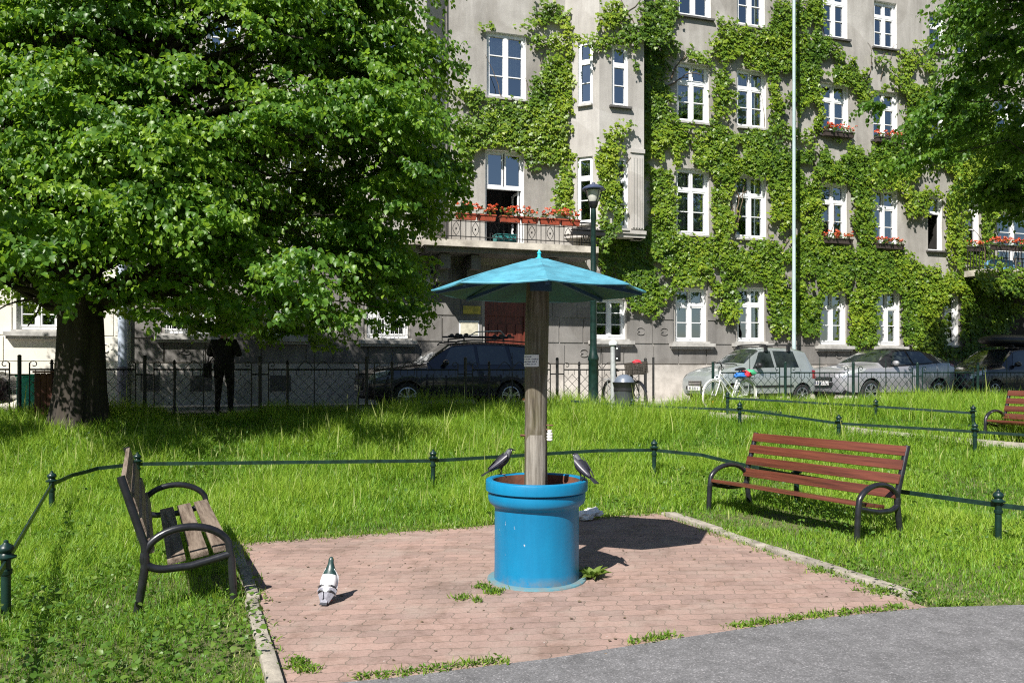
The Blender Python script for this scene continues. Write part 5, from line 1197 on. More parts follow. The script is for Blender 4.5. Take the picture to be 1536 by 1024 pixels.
# ------------------------------------------------------------------ low green railings
def rail_post(parent, x, y, z):
    b = MB(); b.lathe([(.030, -.12), (.030, .28), (.038, .285), (.040, .31), (.030, .316), (.030, .385)], 14, c=(x, y, z)); o = b.build('post', M['green_metal'], parent, smooth=True, ang=50)
    f = MB(); f.lathe([(.045, .385), (.062, .392), (.064, .402), (.040, .414), (.034, .424), (.047, .442), (.050, .456), (.040, .474), (.020, .488), (.014, .497), (.016, .506), (.004, .514)], 16, c=(x, y, z)); f.build('finial', M['green_metal'], o, smooth=True, ang=50)
def low_rail(label, nodes, rail_pts, zr=.36, hh=.022, group='low green railings in the grass', low=None):
    x, y = nodes[len(nodes)//2]; root = thing('low_railing', label, 'railing', (x, y, gz(x, y)), 0, group)
    for (x, y) in nodes: rail_post(root, x, y, gz(x, y))
    for k, z in enumerate([zr]+([low] if low else [])):
        P = [Vector(p) for p in rail_pts]; pts = []
        for a, c in zip(P[:-1], P[1:]):
            n = max(2, int((c-a).length/.25))
            for i in range(n): p = a.lerp(c, i/n); pts.append((p.x, p.y, gz(p.x, p.y)+z))
        pts.append((P[-1].x, P[-1].y, gz(P[-1].x, P[-1].y)+z)); b = MB()
        b.tube(pts, hh*1.42, 4, sq=(1.0, .32)); b.build('rail', M['green_metal_2'], root)
A_ = [(-3.38, 5.32), (-5.2, 9.0), (-4.82, 10.25), (-1.04, 10.5), (2.0, 11.2), (3.43, 9.6), (4.64, 7.6), (6.0, 5.9)]
low_rail('curved low green railing with finial posts round the paved square', A_, [(-2.5, 3.5), (-3.38, 5.32), (-5.2, 9.0), (-5.3, 9.6), (-5.2, 10.0), (-4.82, 10.25), (-1.04, 10.5), (1.2, 11.15), (2.0, 11.2), (2.6, 10.9), (3.43, 9.6), (4.64, 7.6), (6.0, 5.9)])
B_ = [(2.34, 15.5), (4.29, 15.0), (5.54, 13.5), (7.44, 12.8), (9.3, 12.0), (12, 10.9)]
low_rail('low green railing on the near side of the gravel path', B_, [(1.2, 16.2)]+B_)
C_ = [(4.6, 17.0), (7.17, 15.7), (8.57, 14.8)]
low_rail('low green railing on the far side of the gravel path', C_, C_, low=.12)

# ------------------------------------------------------------------ old iron fence along the pavement
def fence(label, ts, q, mat, H=.93, seed=1, group='iron mesh fences along the street', z0=.74, ornate=True):
    o = street(ts[0], q); pl = Pl((0, q), es); root = thing('mesh_fence', label, 'fence', pl.at((ts[0]+ts[-1])/2, z0), 0, group); a = pl.at; r = random.Random(seed)
    for i, t in enumerate(ts):
        b = MB(); b.tube([a(t, z0-.15), a(t, z0+H+.22)], .034, 10); b.ell(a(t, z0+H+.235), (.036, .036, .03), 10, 6); b.build('post', mat, root, smooth=True)
        if i == len(ts)-1: break
        t0, t1 = t+.16, ts[i+1]-.16; zb_, zt_ = z0+.08, z0+H; b = MB()
        b.tube([a(t0, zb_), a(t1, zb_)], .013, 5); b.tube([a(t0, zt_-.005), a(t1, zt_-.005)], .018, 6)
        for tt in (t0, t1):
            b.tube([a(tt, zb_), a(tt, zt_+.12)], .013, 5); sg = 1 if tt == t0 else -1     # scroll on top of each upright
            b.tube([a(tt+sg*(.07-.07*math.cos(x)*(1-x/9)), zt_+.09+.07*math.sin(x)*(1-x/9)) for x in np.linspace(0, 5.6, 13)], .009, 5)
        for tt, u in ((t, t0), (ts[i+1], t1)): b.tube([a(tt, zt_-.10), a(u, zt_-.10)], .016, 6); b.tube([a(tt, zb_+.12), a(u, zb_+.12)], .014, 6)
        tm = (t0+t1)/2; b.tube([a(tm, z0-.1), a(tm, zt_+.36)], [.014, .008], 6)
        for sg in (-1, 1) if ornate else (): b.tube([a(tm+sg*.02+sg*.30*s, zt_+.02+.14*math.sin(math.pi*s)) for s in np.linspace(0, 1, 8)], .009, 5)
        b.build('panel_frame', mat, root, smooth=True)
        if ornate:
            b = MB(); tt = t0+.36; b.tube([a(tt, z0-.1), a(tt, zt_+.10)], .026, 8); b.lathe([(.03, 0), (.045, .01), (.02, .03), (.03, .05), (.004, .085)], 10, c=a(tt, zt_+.10)); b.build('stake', mat, root, smooth=True)
        # diamond wire, one mesh per panel
        b = MB(); W = t1-t0; Hh = zt_-.10-zb_; st = .145
        for sg in (1, -1):
            c = -Hh
            while c < W:
                s0 = max(0, -c); s1 = min(Hh, W-c)
                if s1 > s0+.02:
                    p = [(t0+c+s, zb_+s) if sg == 1 else (t0+W-c-s, zb_+s) for s in (s0, s1)]; b.tube([a(p[0][0], p[0][1], sg*.003), a(p[1][0], p[1][1], sg*.003)], .0058, 4, cap=False)
                c += st*1.41
        tt = t0+.1
        while tt < t1: b.tube([a(tt, zb_+Hh-.02), a(tt, zt_)], .007, 4, cap=False); tt += .145
        b.build('wire_mesh', mat, root)
    return root
FQ = 17.2; pf = Pl((0, FQ), es)
tL = [pf.hit(u, 560)[0] for u in (217, 390)]; dT = tL[1]-tL[0]
ts = [tL[0]+dT*k for k in range(-4, 6)]; tend = pf.hit(968, 560)[0]; ts = [t for t in ts if t < tend-.6]; ts.append(tend)
fence('long black wire mesh fence between lawn and street behind the trees', ts, FQ, M['fence_metal'])
tR = [pf.hit(u, 560)[0] for u in (1178, 1280)]; d2 = tR[1]-tR[0]
fence('dark green wire mesh fence in front of the right hand cars', [tR[0]+d2*k for k in range(-1, 8)], FQ, M['green_metal'], .86, 4, ornate=False)

# ------------------------------------------------------------------ lamp, poles, bin
Lx, Ly = 1.655, 16.2; lz = gz(Lx, Ly); root = thing('street_lamp', 'dark green old style street lamp with a wide hat at the edge of the lawn', 'street lamp', (Lx, Ly, lz))
zt_ = EYE+(V0-312)*Ly/F; b = MB(); b.lathe([(.13, -.1), (.13, .08), (.105, .12), (.10, 1.18), (.112, 1.2), (.112, 1.24), (.085, 1.32), (.07, 1.5), (.066, 2.6), (.075, 2.62), (.075, 2.68), (.060, 2.72), (.050, zt_-lz-.25), (.062, zt_-lz-.22), (.05, zt_-lz)], 18, c=(Lx, Ly, lz)); b.build('post', M['green_metal'], root, smooth=True, ang=50)
b = MB(); b.lathe([(.055, 0), (.085, .05), (.10, .13), (.04, .14)], 18, c=(Lx, Ly, zt_-.01)); b.build('socket', M['black_metal'], root, smooth=True)
b = MB(); b.lathe([(.085, .125), (.105, .16), (.145, .36), (.05, .37)], 20, c=(Lx, Ly, zt_-.01)); b.build('lantern_glass', M['lamp_glass'], root, smooth=True)
b = MB(); b.lathe([(.02, .36), (.235, .375), (.238, .392), (.20, .43), (.11, .475), (.04, .495), (.035, .52), (.008, .535)], 28, c=(Lx, Ly, zt_-.01)); b.build('hat', M['lamp_hat'], root, smooth=True, ang=40)
b = MB()
for k in range(4): a = k*math.pi/2+.5; b.tube([(Lx+.075*math.cos(a), Ly+.075*math.sin(a), zt_+.06), (Lx+.15*math.cos(a), Ly+.15*math.sin(a), zt_+.20), (Lx+.215*math.cos(a), Ly+.215*math.sin(a), zt_+.37)], .010, 5)
b.build('hat_bracket', M['black_metal'], root)
pT = Pl((0, 21.6), es); tt = pT.hit(1191, 515)[0]; p = pT.at(tt, .8)
root = thing('mast', 'tall thin pale teal mast rising past the ivy from behind the silver car', 'mast', p); b = MB(); b.lathe([(.08, 0), (.08, .9), (.06, 1.0), (.052, 5), (.044, 14.5)], 14, c=p); b.build('shaft', M['teal_pole'], root, smooth=True)
b = MB(); b.lathe([(.14, 0), (.14, .02), (.09, .05)], 14, c=(p.x, p.y, p.z+.001)); b.build('base_flange', M['teal_pole'], root, smooth=True)
pm = (2.03, 16.0); z = gz(*pm); root = thing('signal_post', 'grey steel post with a white cap and a black box beside the bin', 'post', (*pm, z))
b = MB(); b.lathe([(.052, -.1), (.052, 1.52)], 12, c=(*pm, z)); b.build('post', M['grey_metal'], root, smooth=True, ang=50)
b = MB(); b.lathe([(.085, 1.515), (.088, 1.56), (.06, 1.60), (.01, 1.615)], 14, c=(*pm, z)); b.build('cap', M['white_frame'], root, smooth=True)
b = MB(); b.box(pm[0]+.045, pm[0]+.145, pm[1]-.08, pm[1]+.08, z+1.18, z+1.505); b.build('control_box', M['black_plastic'], root, bevel=.015)
b = MB(); b.ell((pm[0]+.07, pm[1]-.082, z+1.44), (.018, .01, .018)); b.ell((pm[0]+.07, pm[1]-.082, z+1.24), (.018, .01, .018)); b.build('lamp', M['white_frame'], root)
bm_ = (2.24, 15.9); z = gz(*bm_); root = thing('litter_bin', 'dark grey round litter bin with a bluish dome lid beside the grey post', 'litter bin', (*bm_, z))
b = MB(); b.lathe([(.165, -.05), (.175, .02), (.20, .58), (.205, .60), (.18, .61)], 24, c=(*bm_, z)); b.build('body', M['bin_grey'], root, smooth=True, ang=50)
b = MB(); b.lathe([(.212, .605), (.212, .66), (.205, .665), (.215, .69), (.225, .75), (.235, .765), (.235, .78), (.16, .785)], 24, c=(*bm_, z)); b.build('collar', M['black_plastic'], root, smooth=True, ang=40)
b = MB(); b.lathe([(.205, .781), (.18, .84), (.15, .885), (.08, .925), (.01, .935)], 24, c=(*bm_, z)); b.build('lid', M['bin_lid'], root, smooth=True, ang=60)
tg = pf.hit(980, 560)[0]; p = street(tg, FQ); tag(tubething('pole', [(p.x, p.y, .6), (p.x, p.y, 1.95)], .026, M['fence_metal'], '', ''), 'thin dark steel pole at the open end of the fence beside the bicycle basket', 'pole')
# teal box and brown board bin behind the fence at the left, by the trunk
pl3 = Pl((0, 18.0), es); t0 = pl3.hit(29, 580)[0]; t1 = pl3.hit(55, 580)[0]; root = thing('grit_box', 'bright teal metal box behind the fence left of the tree trunk', 'box', pl3.at((t0+t1)/2, .76))
b = MB(); pl3.box(b, t0, t1, .88, 1.52, -.25, .2); b.build('body', M['teal_bin'], root, bevel=.015)
b = MB(); pl3.box(b, t0-.02, t1+.02, 1.523, 1.58, -.27, .23); b.build('lid', M['teal_bin'], root, bevel=.015)
b = MB(); pl3.box(b, t0+.02, t0+.06, 1.1, 1.3, .202, .22); pl3.box(b, t0, t1, .762, .878, -.2, .15); b.build('foot', M['black_plastic'], root)
pl4 = Pl((0, 16.7), es); t0 = pl4.hit(52, 580)[0]; t1 = pl4.hit(79, 580)[0]; root = thing('board_bin', 'dark red brown board bin squeezed against the big trunk', 'bin', pl4.at((t0+t1)/2, .7))
b = MB(); k = t0
while k < t1-.02: pl4.box(b, k, min(k+.085, t1), .74, 1.60, .0, .02); k += .095
pl4.box(b, t0+.01, t1-.01, .70, 1.58, -.34, -.003); b.build('boards', M['rust_wood'], root)
b = MB(); pl4.box(b, t0-.03, t1+.03, 1.604, 1.64, -.36, .04); b.build('top', M['rust_wood'], root, bevel=.01)
# ------------------------------------------------------------------ cars
def make_car(label, stn, paint, W, L, wheels, feats, group='parked cars'):
    """local: x from the nose to the tail, -y is the side towards the camera, z up from the road"""
    root = thing('parked_car', label, 'car', (0, 0, 0), 0, group)
    X = np.array([s[0] for s in stn]); S = np.array([s[1:] for s in stn])
    def prof(x):
        zb, zs, w_, zr, wr = [np.interp(x, X, S[:, k]) for k in range(5)]
        return [(w_*.84, zb), (w_*.965, zb+.09), (w_, zb+(zs-zb)*.42), (w_*.992, zs-.10), (w_*.955, zs), (wr+(.0), zr-.05*min(1, max(.12, (zr-zs)/.5))), (wr*.86, zr-.008), (0, zr+.022)]
    def surf(x, k, sd):
        P = prof(x); i = min(int(k), 6); f = k-i; y = P[i][0]+(P[i+1][0]-P[i][0])*f; z = P[i][1]+(P[i+1][1]-P[i][1])*f; return Vector((x, y*sd, z))
    xs = sorted(set(list(X)+list(np.linspace(X[0], X[-1], 46)))); n = 8; vs = []; fs = []
    for x in xs:
        P = prof(x); vs += [(x, -y, z) for y, z in P]+[(x, y, z) for y, z in P[-2::-1]]
    m = 15
    for i in range(len(xs)-1):
        for k in range(m-1): fs.append((i*m+k, (i+1)*m+k, (i+1)*m+k+1, i*m+k+1))
        fs.append((i*m+m-1, (i+1)*m+m-1, (i+1)*m, i*m))
    fs.append(tuple(range(m))); fs.append(tuple((len(xs)-1)*m+k for k in range(m-1, -1, -1)))
    b = MB(); b.add(vs, fs); tmp = b.build('tmp', paint)
    bm = bmesh.new(); bm.from_mesh(tmp.data); bmesh.ops.recalc_face_normals(bm, faces=bm.faces); bm.to_mesh(tmp.data); bm.free()
    R = feats.get('r', .31); cut = []
    for wx in wheels:
        for sd in (-1, 1):
            c = MB(); c.lathe([(R*1.17, -.13), (R*1.17, .20)] if sd > 0 else [(R*1.17, -.20), (R*1.17, .13)], 30, axis='y', c=(wx, sd*(W-.12), R)); co = c.build('cutter', M['tyre']); cut.append(co)
            bm = bmesh.new(); bm.from_mesh(co.data); bmesh.ops.recalc_face_normals(bm, faces=bm.faces); bm.to_mesh(co.data); bm.free()
            md = tmp.modifiers.new('b', 'BOOLEAN'); md.operation = 'DIFFERENCE'; md.object = co; md.solver = 'EXACT'
    dg = bpy.context.evaluated_depsgraph_get(); dg.update(); me = bpy.data.meshes.new_from_object(tmp.evaluated_get(dg)); me.name = 'car_body'
    for c in cut+[tmp]:
        d = c.data; bpy.data.objects.remove(c); bpy.data.meshes.remove(d)
    me.materials.clear(); me.materials.append(paint); me.materials.append(M['black_plastic'])
    mi = []
    for p in me.polygons:
        c = p.center; nrm_ = p.normal; arch = any(math.hypot(c.x-wx, c.z-R) < R*1.15 for wx in wheels) and abs(c.y) < W*.98
        low = c.z < feats.get('trim', 0); roofb = feats.get('black_roof') and ((c.z > feats['black_roof'] and abs(nrm_.z) > .3) or (c.z > 1.06 and 1.32 < c.x < 3.6 and abs(c.y) < .86))
        mi.append(1 if arch or low or roofb or nrm_.z < -.8 else 0)
    me.polygons.foreach_set('material_index', mi); me.polygons.foreach_set('use_smooth', [True]*len(me.polygons)); me.set_sharp_from_angle(angle=math.radians(34))
    link('body', me, root)
    def patch(name, cols, mat, off=.006, nx=8, parent=root):
        """cols: list of rows, each row a list of (x, k, sd)"""
        q = MB(); rows = []
        for row in cols:
            o_ = []
            for (x, k, sd) in row:
                p = surf(x, k, sd); e_ = .01
                dx = surf(min(x+e_, X[-1]), k, sd)-surf(max(x-e_, X[0]), k, sd); dk = surf(x, min(k+.02, 7), sd)-surf(x, max(k-.02, 0), sd); nn = dx.cross(dk)
                if nn.length < 1e-9: nn = Vector((0, sd, 0))
                nn.normalize(); ref = Vector((0, p.y*.9, (p.z-.55)*1.0)) 
                if nn.dot(ref) < 0: nn = -nn
                o_.append(p+nn*off)
            rows.append(o_)
        w_ = len(rows[0]); q.add([p for r_ in rows for p in r_], [(i*w_+j, i*w_+j+1, (i+1)*w_+j+1, (i+1)*w_+j) for i in range(len(rows)-1) for j in range(w_-1)])
        return q.build(name, mat, parent, smooth=True, ang=70)
    def side_patch(name, x0, x1, k0, k1, mat, off=.006, x0b=None, x1b=None, sides=(-1, 1), nk=4, nx=8):
        for sd in sides:
            rows = []
            for j in range(nk+1):
                k = k0+(k1-k0)*j/nk; a = x0+((x0b if x0b is not None else x0)-x0)*j/nk; c = x1+((x1b if x1b is not None else x1)-x1)*j/nk
                rows.append([(a+(c-a)*i/nx, k, sd) for i in range(nx+1)])
            patch(name, rows, mat, off)
    for (x0, x1, x0b, x1b) in feats['side_windows']: side_patch('side_window', x0, x1, 4.10, 4.93, M['carglass'], .007, x0b, x1b)
    def across(name, x0, x1, mat, k0=5.12, off=.007):
        cols = []
        for i in range(9):
            x = x0+(x1-x0)*i/8; cols.append([(x, k0+(7-k0)*j/8, -1) for j in range(9)]+[(x, 7-(7-k0)*j/8, 1) for j in range(1, 9)])
        patch(name, cols, mat, off)
    across('windscreen', *feats['windscreen'], M['carglass'], feats.get('wsk', 5.1)); across('rear_window', *feats['rear_window'], M['carglass'])
    if 'roof_panel' in feats: across('roof_panel', *feats['roof_panel'], M['black_plastic'], 5.02, .004)
    # door seams, handles, rub strip
    for x in feats['seams']: side_patch('door_seam', x-.007, x+.007, .9, 3.98, M['black_plastic'], .002, nx=1, nk=8)
    for x in feats['handles']: side_patch('door_handle', x-.09, x+.09, 3.05, 3.25, feats.get('handle_mat', paint), .022, nx=2, nk=1)
    if 'strip' in feats: side_patch('rub_strip', wheels[0]+R*1.2, wheels[1]-R*1.2, *feats['strip'], M['black_plastic'], .012, nk=1)
    x0, x1, k0, k1 = feats['headlight']; side_patch('headlight', x0, x1, k0, k1, M['lens'], .010, x0+.05, x1+.12)
    x0, x1, k0, k1 = feats['taillight']; side_patch('tail_lamp', x0, x1, k0, k1, M['lamp_red'], .010)
    for sd in (-1, 1):
        p = surf(feats['mirror'], 4.15, sd); q = MB(); q.ell(p+Vector((0, sd*.11, .06)), (.075, .105, .075), 14, 10); q.tube([p+Vector((0, -sd*.02, .0)), p+Vector((0, sd*.06, .03))], .025, 6)
        q.build('wing_mirror', feats.get('mirror_mat', paint), root, smooth=True)
    zf = S[0]; q = MB(); zc = zf[0]+(zf[1]-zf[0])*.58; gw = feats.get('gw', .42)
    q.box(-.018, .02, -gw, gw, zc, zc+feats.get('gh', .14)); q.build('grille', M['black_plastic'], root, bevel=.012)
    q = MB()
    for k in range(3): q.box(-.024, -.0185, -gw*.9, gw*.9, zc+.02+k*.04, zc+.035+k*.04)
    q.build('grille_bars', M['chrome'], root)
    q = MB(); q.box(-.03, .06, -zf[2]*.72, zf[2]*.72, zf[0]+.0, zf[0]+.10); q.build('bumper_intake', M['black_plastic'], root, bevel=.02)
    zpl = feats.get('zp', zc-.13); q = MB(); q.box(-.045, -.031, -.26, .26, zpl, zpl+.112); po = q.build('number_plate', M['plate'], root, bevel=.004)
    q = MB(); r = random.Random(len(label)); y = -.19
    while y < .2: q.box(-.0475, -.0455, y, y+.035, zpl+.022, zpl+.092); q.box(-.0482, -.0476, y+.010, y+.025, zpl+.04+r.choice((0, .02)), zpl+.06+r.choice((0, .02))); y += .06 if r.random() < .8 else .09
    q.m = [0 if i % 12 < 6 else 1 for i in range(len(q.f))]; q.build('plate_print', [M['ink'], M['plate']], po)
    q = MB(); q.box(L-.03, L+.02, -.26, .26, .62, .735); q.build('number_plate', M['plate'], root)
    for wx in wheels:
        for sd in (-1, 1):
            q = MB(); y0 = sd*(W-.03); T = .20
            pr = [(R*.66, 0), (R*.80, -.012), (R*.95, -.006), (R, .02), (R, T-.02), (R*.95, T), (R*.66, T)]
            q.lathe([(r_, (z_ if sd < 0 else -z_)) for r_, z_ in pr], 32, axis='y', c=(wx, y0, R), cap=False); tw = q.build('wheel', M['tyre'], root, smooth=True, ang=50)
            q = MB(); q.lathe([(R*.69, sd*.0), (R*.66, -sd*.016), (R*.58, -sd*.05), (R*.02, -sd*.055)], 32, axis='y', c=(wx, y0, R), cap=False, m=1); ns_ = feats.get('spokes', 5)
            q.lathe([(R*.695, sd*.004), (R*.64, sd*.008), (R*.62, -sd*.012)], 32, axis='y', c=(wx, y0, R), cap=False)
            q.lathe([(R*.16, sd*.0), (R*.02, sd*.004)], 16, axis='y', c=(wx, y0, R), cap=False)
            for k in range(ns_):
                a = 2*math.pi*k/ns_+.3
                for da in feats.get('split', (0,)):
                    c0 = Vector((wx, y0-sd*.004, R)); d0 = Vector((math.cos(a), 0, math.sin(a))); d1 = Vector((math.cos(a+da), 0, math.sin(a+da)))
                    q.tube([c0+d0*R*.10, c0+d1*R*.42+Vector((0, sd*.003, 0)), c0+d1*R*.655], [R*.085, R*.07, R*.085], 4, sq=(1, .5))
            q.build('rim', [M['alloy'], M['black_plastic']], tw, smooth=True, ang=40)
    if feats.get('rack'):
        for sd in (-1, 1):
            q = MB(); a, c = feats['rack']; q.tube([(a, sd*(S[:, 4].max()*.5+.30), surf(a, 6, 1).z+.005)]+[(a+.06+(c-a-.12)*f, sd*(S[:, 4].max()*.5+.30), surf(a+.06+(c-a-.12)*f, 6, 1).z+.055) for f in np.linspace(0, 1, 6)]+[(c, sd*(S[:, 4].max()*.5+.30), surf(c, 6, 1).z+.005)], .016, 7); q.build('roof_rail', M['black_plastic'], root, smooth=True)
    return root, surf
YAW = math.radians(24.0)
def put_car(root, u, q, dyaw=0, z=.724, W=.85):
    """near front corner of the car appears at u, near side on the line q of the street"""
    p = Pl((0, q), es); t = p.hit(u, 600)[0]; c = p.at(t, z); a = YAW+dyaw; away = Vector((-math.sin(a), math.cos(a), 0))
    root.location = c+away*W; root.rotation_euler = (0, 0, a)
# navy estate with roof bars and a rack
suv_st = [(0, .48, .70, .50, .78, .36), (.05, .36, .76, .66, .86, .46), (.18, .27, .84, .78, .94, .56), (.5, .25, .92, .845, 1.0, .64), (1.0, .25, .965, .87, 1.055, .68), (1.38, .25, .985, .87, 1.09, .70), (1.72, .25, .995, .87, 1.34, .64), (2.05, .25, 1.0, .87, 1.545, .58), (2.5, .25, 1.005, .87, 1.585, .59), (3.3, .25, 1.01, .87, 1.585, .585), (3.95, .26, 1.02, .865, 1.55, .57), (4.22, .28, 1.02, .85, 1.46, .56), (4.40, .33, 1.0, .80, 1.02, .66), (4.46, .45, .92, .70, .96, .55)]
car1, sf = make_car('dark navy estate car with roof rails parked in tree shade behind the fence', suv_st, M['paint_navy'], .87, 4.46, (.90, 3.42),
    dict(r=.325, trim=.36, side_windows=[(1.66, 2.56, 1.98, 2.56), (2.64, 3.42, 2.64, 3.36), (3.50, 4.05, 3.47, 3.92)], windscreen=(1.46, 2.0), rear_window=(4.05, 4.36), seams=(1.5, 2.60, 3.46), handles=(2.42, 3.28), headlight=(.07, .42, 3.1, 4.3), taillight=(4.25, 4.42, 2.6, 3.9), mirror=1.78, spokes=5, split=(-.16, .16), rack=(2.1, 4.0), mirror_mat=M['paint_navy']))
put_car(car1, 552, 18.35, W=.87)
# silver small hatchback
atos = [(0, .42, .62, .50, .70, .36), (.05, .32, .70, .62, .78, .44), (.2, .25, .80, .70, .88, .52), (.5, .24, .88, .735, .97, .57), (.82, .24, .92, .745, 1.03, .60), (1.05, .24, .93, .745, 1.07, .60), (1.4, .24, .945, .745, 1.34, .54), (1.68, .24, .95, .745, 1.50, .50), (2.1, .24, .955, .745, 1.53, .505), (2.9, .24, .96, .745, 1.52, .505), (3.25, .26, .96, .735, 1.45, .50), (3.42, .30, .95, .71, 1.10, .56), (3.50, .42, .88, .64, .92, .5)]
car2, sf2 = make_car('silver small hatchback with roof bars behind the white bicycle', atos, M['paint_silver'], .745, 3.5, (.62, 2.96),
    dict(r=.28, trim=.33, side_windows=[(1.28, 2.02, 1.62, 2.02), (2.10, 2.86, 2.10, 2.80)], windscreen=(1.11, 1.64), rear_window=(3.26, 3.42), seams=(1.2, 2.06, 2.9), handles=(1.90, 2.76), handle_mat=M['black_plastic'], headlight=(.06, .34, 2.9, 4.2), taillight=(3.3, 3.46, 2.5, 3.8), mirror=1.42, spokes=7, gw=.27, gh=.12, strip=(1.75, 2.0), mirror_mat=M['black_plastic']))
put_car(car2, 1070, 18.5, W=.745)
q = MB()
for x in (1.85, 2.62):
    q.tube([(x, -.56, 1.46), (x, -.55, 1.60), (x, -.4, 1.61), (x, .4, 1.61), (x, .55, 1.60), (x, .56, 1.46)], .020, 6)
    for sd in (-1, 1): q.box(x-.04, x+.04, sd*.555-.03, sd*.555+.03, 1.44, 1.585)
o = q.build('roof_bar', M['black_plastic'], None, smooth=True, ang=50); o.parent = car2
# pale grey crossover with black roof
chr_ = [(0, .50, .74, .52, .84, .40), (.05, .34, .80, .66, .91, .5), (.2, .26, .88, .80, .98, .60), (.5, .24, .94, .875, 1.03, .66), (1.0, .24, .985, .90, 1.08, .70), (1.28, .24, 1.0, .90, 1.11, .70), (1.7, .24, 1.02, .90, 1.36, .62), (2.05, .24, 1.035, .895, 1.51, .57), (2.5, .24, 1.06, .89, 1.55, .57), (3.1, .24, 1.10, .895, 1.52, .555), (3.6, .25, 1.14, .90, 1.43, .54), (3.95, .27, 1.14, .895, 1.30, .56), (4.2, .32, 1.10, .86, 1.14, .62), (4.36, .45, .98, .74, 1.02, .58)]
car3, sf3 = make_car('pale grey crossover with sloping black roof behind the green fence', chr_, M['paint_grey'], .90, 4.36, (.88, 3.52),
    dict(r=.335, trim=.36, black_roof=1.30, side_windows=[(1.62, 2.48, 1.98, 2.46), (2.56, 3.34, 2.54, 3.16)], windscreen=(1.36, 2.0), rear_window=(3.62, 4.12), roof_panel=(2.05, 3.55), seams=(1.42, 2.52, 3.44), handles=(2.36,), headlight=(.05, .62, 3.35, 4.25), taillight=(4.02, 4.32, 3.3, 4.1), mirror=1.74, spokes=5, split=(-.2, .2), gw=.36, gh=.10, zp=.52))
put_car(car3, 1272, 18.45, W=.90)
# dark estate with a roof box, far right
dk = [(x*1.02, a, c*1.0, w_, d, e) for x, a, c, w_, d, e in suv_st]
car4, sf4 = make_car('dark estate car with a long roof box in shade at the right edge', dk, M['paint_dark'], .87, 4.55, (.92, 3.49),
    dict(r=.32, trim=.36, side_windows=[(1.70, 2.61, 2.02, 2.61), (2.69, 3.49, 2.69, 3.43), (3.57, 4.13, 3.54, 4.0)], windscreen=(1.5, 2.05), rear_window=(4.13, 4.44), seams=(1.53, 2.65, 3.53), handles=(2.47, 3.34), headlight=(.07, .5, 3.1, 4.2), taillight=(4.3, 4.5, 2.6, 3.9), mirror=1.82, spokes=7))
put_car(car4, 1462, 18.5, W=.87)
rbx = thing('roof_box', 'glossy black roof box carried on the dark estate car', 'roof box', car4.location+Vector((math.cos(YAW)*2.7, math.sin(YAW)*2.7, 1.68)), YAW)
q = MB(); secs = []
for x, w_, h in ((-1.05, .16, .05), (-.95, .30, .12), (-.6, .40, .17), (0, .43, .19), (.7, .43, .19), (.98, .40, .17), (1.05, .34, .12)): secs.append((Vector((x, 0, .16)), w_, h, Vector((0, 1, 0)), Vector((0, 0, 1))))
loft(q, secs, 20); o = q.build('shell', M['black_plastic'], None, smooth=True, ang=60); o.parent = rbx
q = MB()
for x in (-.5, .55): q.tube([(x, -.55, -.08), (x, -.5, -.005), (x, .5, -.005), (x, .55, -.08)], .022, 6)
o = q.build('carrier_bar', M['black_plastic'], None); o.parent = rbx
# maroon saloon poking in at the far left, facing right
sal = [(0, .45, .66, .5, .74, .36), (.05, .34, .72, .66, .82, .46), (.2, .26, .80, .78, .88, .56), (.6, .24, .86, .84, .93, .64), (1.15, .24, .90, .855, .97, .68), (1.45, .24, .915, .855, 1.0, .68), (1.85, .24, .925, .855, 1.28, .6), (2.15, .24, .93, .855, 1.40, .55), (2.6, .24, .93, .855, 1.43, .56), (3.2, .24, .935, .855, 1.38, .55), (3.75, .25, .94, .85, 1.06, .62), (4.2, .28, .93, .82, .99, .64), (4.42, .40, .85, .70, .90, .55)]
car5, sf5 = make_car('dark maroon saloon car whose bonnet pokes in at the left edge', sal, M['paint_maroon'], .855, 4.42, (.86, 3.45),
    dict(r=.30, trim=.34, side_windows=[(1.75, 2.5, 2.1, 2.5), (2.58, 3.35, 2.58, 3.15)], windscreen=(1.5, 2.12), rear_window=(3.25, 3.72), seams=(1.5, 2.54, 3.4), handles=(2.36, 3.2), headlight=(.05, .45, 3.1, 4.2), taillight=(4.1, 4.38, 2.8, 3.9), mirror=1.8, spokes=5))
p5 = Pl((0, 19.2), es); c5 = p5.at(p5.hit(20, 600)[0], .724); car5.location = c5; car5.rotation_euler = (0, 0, math.radians(E)+math.pi)
# ski rack on the navy car
rk = thing('bicycle_rack', 'black roof carrier with clamps on top of the navy estate car', 'roof carrier', car1.location+Vector((math.cos(YAW)*2.9, math.sin(YAW)*2.9, 1.63)), YAW)
q = MB()
for x in (-.55, .45): q.tube([(x, -.56, -.02), (x, -.55, .06), (x, .55, .06), (x, .56, -.02)], .02, 6)
o = q.build('cross_bar', M['black_plastic'], None); o.parent = rk
for y in (-.30, .1):
    q = MB(); q.tube([(-.85, y, .10), (.85, y, .10)], .022, 6); 
    for x in (-.62, -.40, .5, .72): q.lathe([(.05, -.03), (.05, .03)], 12, axis='y', c=(x, y, .13))
    o = q.build('channel', M['black_plastic'], None, smooth=True, ang=50); o.parent = rk
q = MB(); q.tube([(-.3, -.10, .09), (-.1, -.16, .22), (.55, -.14, .26)], .016, 6); q.tube([(.55, -.14, .26), (.7, -.12, .12)], .014, 6); o = q.build('clamp_arm', M['grey_metal'], None); o.parent = rk

